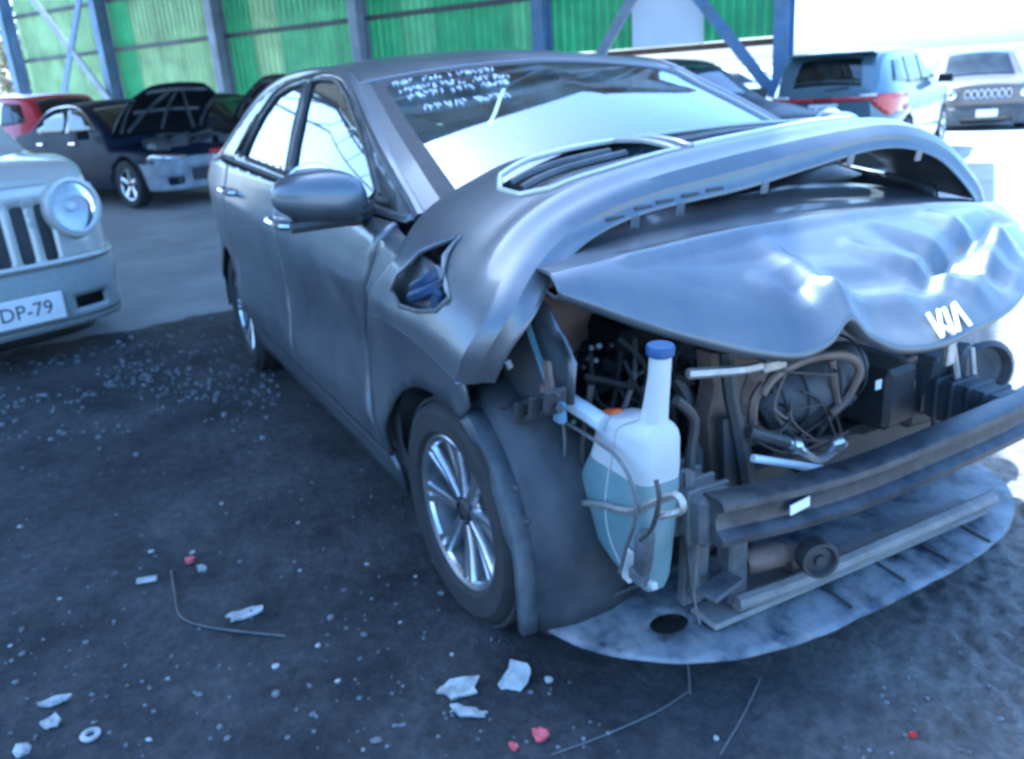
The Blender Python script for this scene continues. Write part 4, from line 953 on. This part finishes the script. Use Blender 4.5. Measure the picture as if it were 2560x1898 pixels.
obj('fluid_level', [P_grid([rsec(.572, .374, .594, .055, YC), rsec(.53, .345, .592, .055, YC), rsec(.49, .320, .588, .054, YC), rsec(.455, .310, .584, .053, YC), rsec(.42, .325, .580, .050, YC), rsec(.37, .37, .575, .046, YC), rsec(.33, .43, .572, .038, YC), rsec(.305, .48, .566, .026, YC)], True), (rsec(.305, .48, .566, .026, YC), [list(range(28))])], FLUID, res, True, R(40))
obj('filler_cap', [P_lathe([(.023, 0), (.028, .004), (.029, .018), (.026, .023), (0, .024)], (.583, YC, .842), (.05, 0, 1), 24)], BLUEP, res)
obj('mould_seam', [P_tube([(x, YC-h_-.001, z) for x, z, h_ in ((.545, .705, .028), (.50, .672, .050), (.49, .62, .054), (.47, .55, .055), (.455, .47, .054), (.46, .40, .049), (.49, .34, .040))], .0022, 5)], WASH, res)
obj('mount_foot', [P_box(at(1570, 1412, 1, -.640), (.030, .012, .085), ez(0, 8, 0), .004), P_box(at(1615, 1452, 1, -.640), (.07, .014, .018), ez(0, -6, 0), .004)], WASH, res)
obj('pump', [P_lathe([(.016, -.05), (.02, -.02), (.02, .03), (.012, .045), (0, .045)], at(1610, 1375, 1, -.65), (.1, 0, 1), 14), P_box(at(1598, 1440, 1, -.65), (.05, .025, .03), None, .005), P_box(at(1622, 1345, 1, -.655), (.022, .02, .03), None, .004)], DUSTYP, res)
obj('tank_bracket', [P_tube([at(1430, 1255, 1, -.65), at(1500, 1262, 1, -.65), at(1575, 1278, 1, -.65), at(1640, 1255, 1, -.65), at(1690, 1238, 1, -.66), at(1705, 1275, 1, -.66), at(1650, 1290, 1, -.68)], .008, 6)], ALU, res)
def wirepx(pts, y, r=.0042, m=WIRE, nm='cable', par=None): return obj(nm, [P_tube([at(a, b_, 1, y) for a, b_ in pts], r, 6, 6)], m, par or wreck)
wirepx([(1405, 1030), (1412, 1100), (1412, 1190), (1425, 1240)], -.66)
wirepx([(1418, 1058), (1470, 1090), (1540, 1140), (1582, 1215), (1590, 1290), (1565, 1370), (1550, 1432)], -.66, .0045)
wirepx([(1640, 1200), (1648, 1250), (1630, 1320), (1600, 1350)], -.69, .005, HOSE)
wirepx([(1395, 1000), (1445, 1040), (1500, 1075), (1545, 1105), (1600, 1140)], -.60, .010, HOSE)
obj('wiring_sleeve', [P_tube([at(1385, 960, 1, -.66), at(1420, 1000, 1, -.66), at(1465, 1030, 1, -.65), at(1510, 1060, 1, -.64)], lambda s: .012+.008*min(1, 3*s), 10)], mat('grey_sleeve', (.42, .47, .50), .5, 0, .1, 20), wreck)
each('connector', [P_box(at(1392, 1010, 1, -.72), (.045, .02, .03), ez(0, 20, 0), .004), P_box(at(1400, 1040, 1, -.72), (.03, .02, .03), None, .004)], mat('blue_grey_plastic', (.10, .17, .24), .5), wreck, False)
obj('connector', [P_box(at(1527, 1035, 1, -.60), (.05, .03, .018), ez(0, -15, 10), .004)], mat('orange_plastic', (.6, .12, .03), .5), wreck, False)
# engine and clutter
obj('firewall', [P_box((-.28, 0, .68), (.04, 1.36, .78), None, .01)], BAYDARK, wreck, False)
obj('engine_block', [P_box((.10, .02, .50), (.40, .62, .46), None, .05), P_box((.06, .04, .76), (.34, .56, .10), None, .03), P_tube([(.0, .3, .45), (.05, .62, .42)], .14, 12, 0)], STEEL, wreck)
gp = [(1775, 885), (1960, 880), (1915, 945), (1885, 1010), (1872, 1090), (1865, 1180), (1780, 1180), (1768, 1060), (1785, 970)]
obj('timing_cover', [P_ext(gp, lambda a, b_: at(a, b_, 0, .43), (-.05, 0, 0))], BRONZE, wreck, False)
obj('support_strut', [P_tube([at(1815, 880, 0, .47), at(1826, 985, 0, .475), at(1843, 1070, 0, .48), at(1868, 1215, 0, .49)], .017, 6), P_ext([(1808, 1050), (1862, 1040), (1892, 1190), (1880, 1235), (1812, 1210)], lambda a, b_: at(a, b_, 0, .475), (-.02, 0, 0))], BLACKP, wreck, False)
mc = [at(1890, 1030, 0, .36), at(1960, 985, 0, .38), at(2040, 950, 0, .38), at(2120, 905, 0, .36)]
mani = obj('intake_manifold', [P_tube(mc, lambda s: .060+.022*math.sin(math.pi*s), 16), P_tube([at(1985, 1040, 0, .40), at(2060, 1020, 0, .42), at(2110, 985, 0, .40)], .03, 10)], DUSTYP, wreck)
each('manifold_rib', [P_tube([smooth_path(mc, 6)[2+2*k]+Vector((math.cos(R(a))*.085, 0, math.sin(R(a))*.085)) for a in range(-60, 130, 14)], .0035, 6, 0) for k in (0, 2, 5, 7)], BLACKP, mani)
obj('bronze_bracket', [P_tube([at(1905, 985, 0, .47), at(1945, 935, 0, .475), at(2030, 895, 0, .475), at(2115, 890, 0, .475), at(2148, 925, 0, .47), at(2120, 990, 0, .46), at(2075, 1035, 0, .46)], .011, 8), P_tube([at(2080, 900, 0, .475), at(2085, 960, 0, .47), at(2095, 1010, 0, .46)], .009, 6), P_tube([at(1880, 1060, 0, .45), at(1885, 1000, 0, .46), at(1910, 960, 0, .46)], .012, 6)], BRONZE, wreck)
obj('engine_pipe', [P_tube([at(1965, 1105, 0, .52), at(2000, 1125, 0, .53), at(2035, 1148, 0, .53), at(2065, 1140, 0, .53), at(2092, 1112, 0, .53)], .012, 10), P_lathe([(.017, 0), (.02, .006), (.02, .022), (.015, .03), (0, .03)], at(2085, 1118, 0, .53), (.3, .5, .6), 12), P_lathe([(.014, -.012), (.02, -.01), (.02, .01), (.014, .012)], at(1985, 1116, 0, .525), (.1, 1, -.3), 12)], mat('bare_pipe_metal', (.62, .62, .60), .3, .9, .1, 30), wreck)
each('engine_hose', [P_tube([at(1872, 1080, 0, .50), at(1910, 1090, 0, .51), at(1968, 1106, 0, .52)], .016, 10), P_tube([at(2020, 1130, 0, .40), at(2060, 1060, 0, .42), at(2100, 1020, 0, .42), at(2135, 990, 0, .42)], .010, 8), P_tube([at(1640, 900, 0, .3), at(1700, 960, 0, .32), at(1740, 1060, 0, .36), at(1745, 1180, 0, .4)], .022, 8), P_tube([at(1690, 1000, 0, .5), at(1735, 1050, 0, .5), at(1725, 1150, 0, .5), at(1735, 1300, 0, .52), at(1728, 1480, 0, .56)], .012, 8)], HOSE, wreck)
obj('white_rod', [P_tube([at(1882, 1146, 0, .53), at(1960, 1158, 0, .54), at(2062, 1174, 0, .55)], .0095, 8, 0)], WHITEPL, wreck)
each('battery_box', [P_box(at(2190, 975, 0, .36), (.16, .13, .17), ez(0, 0, 6), .015), P_box(at(2265, 985, 0, .34), (.14, .12, .15), ez(0, 0, -5), .015)], BLACKP, wreck)
each('label', [P_box(at(2196, 962, 0, .45), (.003, .022, .026), None, .0008), P_box(at(2280, 962, 0, .42), (.003, .022, .03), None, .0008)], WHITEPL, wreck, False)
obj('cover_plate', [P_box(at(2258, 918, 0, .40), (.02, .085, .05), ez(14, 20, 0), .006)], BRONZE, wreck, False)
obj('crossbar', [P_tube([at(1720, 935, 0, .50), at(1850, 925, 0, .52), at(1900, 915, 0, .52)], .012, 6), P_box(at(1930, 910, 0, .50), (.03, .07, .028), None, .005), P_box(at(1945, 885, 0, .46), (.03, .09, .03), None, .005)], ALU, wreck, False)
each('headlight_remains', [P_lathe([(.075, -.03), (.085, 0), (.07, .01), (.06, -.02), (0, -.04)], at(2468, 925, 0, .46), (.9, -.3, .1), 20), P_box(at(2400, 905, 0, .44), (.05, .09, .09), ez(10, 0, 20), .012), P_box(at(2320, 930, 0, .40), (.08, .09, .12), ez(0, 8, 10), .012)], DUSTYP, wreck)
obj('grey_bracket', [P_tube([at(2380, 860, 0, .47), at(2390, 930, 0, .48), at(2400, 1010, 0, .50)], .010, 6), P_box(at(2372, 885, 0, .50), (.02, .04, .06), ez(0, 0, 12), .004), P_tube([at(2430, 870, 0, .48), at(2436, 960, 0, .5)], .007, 6)], ALU, wreck, False)
rr = random.Random(9); b1, b2, b3 = [], [], []
for k in range(330):
    px = rr.uniform(1390, 1800) if k % 3 else rr.uniform(1880, 2440); py = rr.uniform(860, 1130) if k % 3 else rr.uniform(930, 1120)
    p = at(px, py, 0, rr.uniform(.04, .34))
    if p.z < .25 or p.z > .84 or abs(p.y) > .62: continue
    if k % 2: b1.append(P_box(p, (rr.uniform(.012, .06), rr.uniform(.012, .06), rr.uniform(.012, .06)), ez(rr.uniform(-30, 30), rr.uniform(-30, 30), rr.uniform(0, 90))))
    elif k % 4 == 0: b2.append(P_tube([p, p+Vector((rr.uniform(-.05, .05), rr.uniform(-.1, .1), rr.uniform(-.05, .08))), p+Vector((rr.uniform(-.1, .1), rr.uniform(-.2, .2), rr.uniform(-.15, .1)))], rr.uniform(.003, .009), 6))
    else: b3.append(P_lathe([(0, .009), (.006, .008), (.008, 0), (.005, -.02)], p, (1, rr.uniform(-.6, .2), rr.uniform(0, .8)), 10))
each('engine_fitting', b1, BAYDARK, wreck, False); each('loose_wiring', b2, BAYDARK, wreck); each('small_connector', b3, STEEL, wreck)
for k in range(16):
    pa = at(rr.uniform(1880, 2130), rr.uniform(890, 1120), 0, rr.uniform(.42, .50)); pb = at(rr.uniform(1860, 2240), rr.uniform(920, 1140), 0, rr.uniform(.36, .48))
    obj('engine_cable', [P_tube([pa, (pa+pb)/2+Vector((rr.uniform(0, .03), rr.uniform(-.08, .08), rr.uniform(-.07, .05))), pb], rr.uniform(.0025, .006), 6)], rr.choice([HOSE, BAYDARK, HOSE, BRONZE]), wreck)
for k in range(12):
    pa = at(rr.uniform(1420, 1760), rr.uniform(840, 1000), 0, rr.uniform(.30, .42)); pb = at(rr.uniform(1450, 1780), rr.uniform(950, 1130), 0, rr.uniform(.28, .42))
    obj('engine_cable', [P_tube([pa, (pa+pb)/2+Vector((rr.uniform(0, .03), rr.uniform(-.09, .09), rr.uniform(-.10, .06))), pb], rr.uniform(.003, .008), 6)], rr.choice([HOSE, BAYDARK, BAYDARK]), wreck)
each('relay_box', [P_box((.12, -.36, .74), (.22, .18, .10), ez(0, 6, 4), .015), P_box((.02, -.40, .66), (.24, .20, .16), None, .02), P_box((.22, -.42, .58), (.12, .14, .14), ez(0, 0, 14), .015)], BAYDARK, wreck)
# below the beam
DUSTST = mat('dusty_crossmember', (.20, .19, .18), .65, .3, .3, 10, bump=.15, dust=.5)
obj('lower_crossmember', [P_tube([at(1840, 1508, 0, .59), at(2000, 1452, 0, .60), at(2250, 1345, 0, .605), at(2480, 1245, 0, .59)], .020, 8), P_box((.56, .02, .175), (.09, .95, .016), None, .004)], DUSTST, wreck)
obj('radiator_bracket', [P_box(at(1830, 1420, 0, .56), (.05, .055, .16), None, .006), P_box(at(1735, 1390, 0, .54), (.03, .07, .24), ez(0, 4, 0), .006), P_tube([at(1722, 1180, 0, .57), at(1725, 1350, 0, .57), at(1740, 1500, 0, .57)], .012, 6), P_box(at(1800, 1465, 0, .60), (.06, .10, .012), ez(6, 0, 10), .003)], DUSTYP, wreck, False)
obj('compressor', [P_lathe([(.024, -.06), (.03, -.05), (.03, .03), (.022, .04), (.022, .055), (0, .055)], at(1920, 1392, 0, .56), (.25, 1, .05), 18), P_box(at(1985, 1400, 0, .54), (.07, .06, .05), None, .01)], BRONZE, wreck)
obj('pulley', [P_lathe([(0, .022), (.012, .022), (.014, .012), (.030, .010), (.036, .022), (.043, .022), (.045, .016), (.045, -.02), (0, -.02)], at(2042, 1393, 0, .645), (.93, -.34, .06), 28)], BLACKP, wreck)
obj('rear_block', [P_box((.33, .10, .30), (.10, .9, .22), None, .02)], BLACKP, wreck, False)
SHM = mat('scuffed_undertray', (.020, .034, .062), .5, 0, .3, 7, bump=.3, bscale=40, dust=.55, dscale=13, col2=(.16, .175, .19), lo=.40, hi=.60)
SO = [(.355+.365*max(0, 1-abs((y+.01)/.765)**3.3)**.55+.002*math.sin(y*37)*math.sin(y*11), y) for y in np.linspace(-.770, .750, 60)]+[(.35, .5), (.36, -.2), (.32, -.5)]
def sh_fn(x, y):
    e = max(0, (x-.40)/.32); return (x, y, .172+.006*math.sin(y*5)*e-.022*e**2+.004*fbm(x, y, 9, 2))
sh = sheet('splash_shield', SO, [ell(.555, -.44, .020, .014, 14), ell(.52, -.52, .035, .05, 16), ell(.60, .12, .012, .02, 12)], sh_fn, .03, SHM, wreck, (0, 0, 1), .006)
each('shield_seam', [P_tube([Vector(sh_fn(.60+.09*k_, y))+Vector((0, 0, .003)) for k_ in (0, .5, 1.0)], .004, 5) for y in (-.12, .06, .22, .38)], BLACKP, sh)
obj('liner_foot', [P_tube([at(1365, 1548, 2, .185), at(1500, 1500, 2, .20), at(1640, 1440, 2, .215), at(1720, 1405, 2, .22)], .008, 6), P_ext([(1330, 1500), (1480, 1420), (1650, 1400), (1720, 1405), (1500, 1500), (1365, 1545)], lambda a, b_: at(a, b_, 2, .19), (0, 0, -.006))], LINER, wreck, False)
each('hanging_wire', [P_tube([at(1712, 1620, 0, .60), at(1722, 1680, 0, .60), at(1725, 1735, 0, .60)], .0025, 5), P_tube([at(1740, 1230, 0, .60), at(1745, 1350, 0, .60), at(1735, 1480, 0, .60), at(1750, 1560, 0, .62)], .003, 5)], WIRE, wreck)

# ------------------------------------------------------------------ torn-off bumper cover lying across the hood
PF = [(0, (.250, -.880, .755)), (.08, (.300, -.866, .838)), (.16, (.318, -.812, .918)), (.25, (.265, -.715, .995)), (.33, (.205, -.585, 1.055)), (.42, (.195, -.41, 1.108)), (.55, (.20, -.11, 1.148)), (.68, (.20, .2, 1.175)), (.80, (.20, .5, 1.18)), (.88, (.22, .68, 1.125)), (.95, (.26, .79, 1.01)), (1, (.28, .82, .93))]
PB = [(0, (-.27, -.895, .80)), (.08, (-.22, -.893, .875)), (.16, (-.10, -.862, .98)), (.25, (-.13, -.755, 1.075)), (.33, (-.16, -.61, 1.13)), (.42, (-.19, -.45, 1.168)), (.55, (-.22, -.15, 1.178)), (.68, (-.22, .2, 1.178)), (.80, (-.2, .5, 1.165)), (.88, (-.15, .7, 1.115)), (.95, (-.1, .83, 1.03)), (1, (-.08, .87, .95))]
def cov(u, v, off=0.):
    f = splv(PF, u); b_ = splv(PB, u); inw = Vector((0, -f.y, .70-f.z)).normalized()
    if v < 0:
        k = -v/.15; return f+Vector((.022*min(1, k*2.5)+.014*max(0, k-.75)*4, 0, 0))+inw*(.078*k)
    p = f.lerp(b_, v); bulge = .030*min(1, .25+u*3)*math.sin(math.pi*min(1, v*1.0))+.010*max(0, 1-abs(v-.16)/.10)*min(1, max(0, (u-.18)/.1))+.006*fbm(u*3, v*1.2, 2.2, 2)
    if u < .14: p.z += .035*math.sin(math.pi*v)*(1-u/.14)
    return p-inw*(bulge+off)
cover = tag(empty('bumper_cover', (.0, 0, .7)), 'torn-off grey bumper cover arched across the crumpled hood', 'bumper')
def cpart(name, parts, m, smooth=True, par=None): return obj(name, [([Vector(v)-Vector((0, 0, .7)) for v in V], F) for V, F in parts], m, par or cover, smooth)
FOGH = [(.085, .60), (.108, .78), (.140, .83), (.19, .74), (.245, .46), (.205, .50), (.178, .42), (.150, .30), (.118, .32), (.098, .42)]
GR1 = [(.338, .58), (.345, .38), (.375, .27), (.44, .23), (.535, .22), (.535, .82), (.42, .84), (.36, .76)]
GR2 = [(.552, .22), (.77, .24), (.80, .40), (.80, .62), (.77, .80), (.552, .82)]
SU, SV = 2.6, .45
mp_ = lambda q: [(u*SU, v*SV) for u, v in q]
shell = sheet('shell', mp_([(0, -.15), (0, 0), (0, 1), (1, 1), (1, 0), (1, -.15)]), [mp_(FOGH), mp_(GR1), mp_(GR2)], lambda u, v: cov(u/SU, v/SV)-Vector((0, 0, .7)), .016, PAINT_HOOD, cover, (0, -.3, 1), .005, angle=R(26))
for nm, H_ in (('opening_trim', GR1), ('opening_trim', GR2)):
    q = [cov(u, v, .002) for u, v in dens(H_, .03)]; cpart(nm, [P_tube(q+[q[0]], .008, 6, 0)], SILVER, par=shell)
q = [cov(u, v, .0) for u, v in dens(FOGH, .03)]; cpart('opening_trim', [P_tube(q+[q[0]], .006, 6, 0)], PAINT, par=shell)
for H_ in (GR1, GR2):
    gr = sheet('grille', [(u, v) for u, v in H_], [], lambda u, v: cov(u, v, -.045)-Vector((0, 0, .7)), .03, BLACKP, cover, (0, 0, 1), .004, hy=.1)
    us = [p_[0] for p_ in H_]
    cpart('grille_bar', [P_tube([cov(u, v, -.02) for u in np.arange(min(us)+.02, max(us)-.01, .03)], .010, 6, 2) for v in (.36, .52, .68)], DUSTYP, par=gr)
sheet('fog_backing', [(.07, .25), (.25, .25), (.25, .85), (.07, .85)], [], lambda u, v: cov(u, v, -.055)-Vector((0, 0, .7)), .02, BLACKP, cover, (0, -1, 0), .004, hy=.1)
BLUED = mat('dark_blue_plastic', (.02, .04, .09), .4, 0, .2, 20)
cpart('fog_bracket', [P_tube([cov(.11, .62, -.02), cov(.14, .52, -.015), cov(.165, .46, -.02)], .014, 6), P_tube([cov(.125, .70, -.03), cov(.155, .60, -.02), cov(.18, .55, -.03)], .014, 6), P_box(cov(.13, .45, -.03), (.05, .02, .06), ez(0, 20, 0), .006)], BLUED)
fl = [cov(.245, .46, .002), cov(.215, .43, .012), cov(.182, .38, .014), cov(.160, .40, .004), cov(.175, .47, -.012), cov(.205, .52, -.01)]
o = cpart('bent_flap', [(fl, [[0, 1, 5], [1, 2, 4, 5], [2, 3, 4]])], PAINT); md = o.modifiers.new('s', 'SOLIDIFY'); md.thickness = .004
for q_ in [P_box(cov(u, -.15)+Vector((-.004, 0, -.012)), (.006, .026, .034), ez(0, 10, 0), .003) for u in (.405, .47, .60, .74, .85)]+[P_box(cov(u, -.15)+Vector((0, .01, -.008)), (.006, .016, .022), ez(20, 0, 0), .003) for u in (.06,)]:
    cpart('mounting_tab', [q_], PAINT)
for q_ in [P_box(cov(u, -.118)+Vector((.004, 0, 0)), (.004, .05, .007), ez(int(12*(.5-u)), 0, 0), .001) for u in (.385, .425, .455, .49, .525)]: cpart('slot', [q_], BLACKP, False)
# ------------------------------------------------------------------ litter and stones on the dirt
def gpt(px, py):
    p = at(px, py, 2, 0.0); p.z = dirt_h(p.x, p.y); return p
DIRTYW = mat('dirty_white_plastic', (.34, .35, .34), .65, 0, .35, 25, dust=.4, dscale=20)
PINKR = mat('faded_red_plastic', (.50, .09, .10), .5, 0, .35, 30)
def litter(name, label, cat, px, py, parts, m, rz=0., tilt=(0, 0), dz=.004, group=None):
    p = gpt(px, py); o = obj(name, parts, m, None, False); o.location = p+Vector((0, 0, dz)); o.rotation_euler = (R(tilt[0]), R(tilt[1]), R(rz)); return tag(o, label, cat, group)
litter('plastic_tag', 'small pale rectangular plastic tag lying flat left of the front wheel', 'tag', 368, 1455, [P_box((0, 0, .004), (.058, .028, .008), None, .003)], DIRTYW, 20+60, (4, 3))
def jag(seed, w_, h_, n=14, t_=.006, hole=False):
    rr = random.Random(seed); P = []
    for i in range(n):
        a = 2*math.pi*i/n; k = rr.uniform(.68, 1.08); P.append((math.copysign(abs(math.cos(a))**.6, math.cos(a))*w_*k, math.copysign(abs(math.sin(a))**.6, math.sin(a))*h_*k))
    hs = [ell(w_*.25, 0, w_*.2, h_*.25, 8)] if hole else []
    V2, F = tri(P, hs, max(w_, h_)*.5); n_ = len(V2); zz = [rr.uniform(0, .012) for _ in V2]
    V = [Vector((x, y, z+t_)) for (x, y), z in zip(V2, zz)]+[Vector((x, y, z)) for (x, y), z in zip(V2, zz)]
    ed = {}
    for f in F:
        for a, b_ in zip(f, f[1:]+f[:1]): ed[(a, b_)] = 1
    FF = F+[[i+n_ for i in f[::-1]] for f in F]+[[b_, a, a+n_, b_+n_] for a, b_ in ed if (b_, a) not in ed]
    return V, FF
litter('plastic_shard', 'larger torn white plastic shard in front of the wheel, left of its pair', 'debris', 1150, 1730, [jag(1, .055, .030), jag(2, .03, .02)], DIRTYW, 70, (5, -6))
litter('plastic_shard', 'upright torn white plastic shard with notched edge beside the larger one', 'debris', 1290, 1710, [jag(5, .034, .042)], DIRTYW, 40, (38, 10), .012)
litter('plastic_strip', 'frayed pale strip below the larger white shard', 'debris', 1170, 1790, [jag(8, .045, .016)], DIRTYW, 50, (0, 5))
litter('torn_bracket', 'grey torn bracket with a hole near the thin bent rod', 'bracket', 618, 1545, [jag(9, .055, .022, 14, .006, True)], DIRTYW, 95, (4, 0))
litter('red_fragment', 'pink and red plastic fragment at the bottom centre', 'debris', 1352, 1846, [jag(12, .022, .018, 9)], PINKR, 10, (12, 8))
litter('red_fragment', 'small flat red fragment at the bottom edge, left of the pink one', 'debris', 1285, 1880, [jag(13, .014, .009, 8)], PINKR, 30, (4, 3))
litter('red_fragment', 'faded red pebble-sized lens fragment near the pale plastic tag', 'debris', 477, 1412, [jag(14, .018, .012, 8, .012)], PINKR, 60, (4, 3))
litter('red_fragment', 'tiny bright red fragment at the lower right on the tyre tracks', 'debris', 2281, 1852, [jag(15, .008, .006, 7)], REDPL, 0, (4, 3))
litter('pale_bit', 'greyish chip touching the faded red lens fragment', 'debris', 507, 1432, [jag(16, .014, .016, 8, .01)], DIRTYW, 0)
litter('washer_ring', 'pale ring-shaped washer at the lower left corner', 'washer', 228, 1845, [P_lathe([(.010, .0), (.022, .0), (.023, .006), (.011, .008), (.010, 0)], (0, 0, 0), (0, 0, 1), 18)], DIRTYW)
litter('broken_clip', 'broken pale clip above the ring-shaped washer', 'debris', 140, 1765, [jag(18, .045, .012, 12), jag(19, .02, .016, 9)], DIRTYW, 75)
litter('broken_clip', 'squarish broken fitting between clip and ring washer', 'debris', 132, 1820, [jag(20, .024, .020, 10)], DIRTYW, 30)
litter('white_lump', 'biggest whitish stone in the bottom left corner', 'stone', 60, 1880, [([v*.024 for v in STN[1][0]], STN[1][1])], DIRTYW, 0)
p = [gpt(430, 1432), gpt(440, 1500), gpt(456, 1552), gpt(520, 1575), gpt(620, 1590), gpt(716, 1598)]
o = obj('bent_rod', [P_tube([q-p[2]+Vector((0, 0, .008)) for q in p], .0035, 6, 4)], STEEL); o.location = p[2]; tag(o, 'thin bent metal rod lying on the dirt by the torn bracket', 'rod')
p = [gpt(1722, 1735), gpt(1640, 1790), gpt(1500, 1850), gpt(1380, 1895)]
o = obj('twig', [P_tube([q-p[1]+Vector((0, 0, .004)) for q in p], .002, 5, 4)], WIRE); o.location = p[1]; tag(o, 'thin dry stalk on the dirt below the splash shield', 'twig')
p = [gpt(1900, 1700), gpt(1860, 1790), gpt(1800, 1895)]
o = obj('twig', [P_tube([q-p[1]+Vector((0, 0, .004)) for q in p], .002, 5, 4)], WIRE); o.location = p[1]; tag(o, 'second dry stalk, right of the one under the hanging wire', 'twig')
SM = []
for i in range(6):
    o = raw('s', [v for v in STN[i][0]], STN[i][1], [GRAV, DIRTYW, GRAV][i % 3], None, False); SM.append(o.data); bpy.data.objects.remove(o)
rr = random.Random(17)
big = [(827, 1551, 14), (1372, 1706, 13), (940, 1858, 16), (1005, 1815, 11), (690, 1672, 12), (690, 1740, 12), (500, 1742, 11), (795, 1620, 10), (1105, 1490, 14), (860, 1480, 9), (555, 1265, 10), (435, 1033, 9), (355, 1342, 9), (50, 1320, 10), (75, 1395, 10), (790, 1795, 10), (845, 1708, 10), (775, 1720, 9), (58, 1640, 12), (25, 1618, 8), (315, 1668, 8), (640, 1105, 8), (745, 1310, 9), (1545, 1670, 9), (1735, 1770, 8), (1790, 1850, 9), (2270, 1700, 9), (2050, 1665, 8), (2230, 1610, 8), (2500, 1800, 10), (770, 1015, 12), (750, 1430, 8), (600, 1405, 9), (290, 1435, 8), (150, 1500, 9), (900, 1650, 8), (650, 1250, 7), (1130, 1640, 8), (1060, 1600, 8), (1230, 1600, 7), (420, 1700, 7), (550, 1820, 9), (720, 1850, 8), (1000, 1560, 7)]
for k, (px, py, s) in enumerate(big+[(rr.uniform(0, 1100), rr.uniform(1150, 1890), rr.uniform(4, 7)) for _ in range(14)]+[(rr.uniform(30, 1000), rr.uniform(1200, 1880), rr.uniform(9, 13)) for _ in range(12)]):
    p = gpt(px, py)
    if -3.3 < p.x < .7 and p.y > -.70: continue
    st = link('stone', SM[k % 6]); sz = s/1000; st.scale = (sz, sz*rr.uniform(.6, 1), sz*rr.uniform(.6, .9)); st.rotation_euler = (0, 0, rr.uniform(0, 6)); st.location = (p.x, p.y, p.z+sz*.35)
    tag(st, 'small pale stone scattered on the dark dirt beside the wreck', 'stone', 'stones on the dirt')
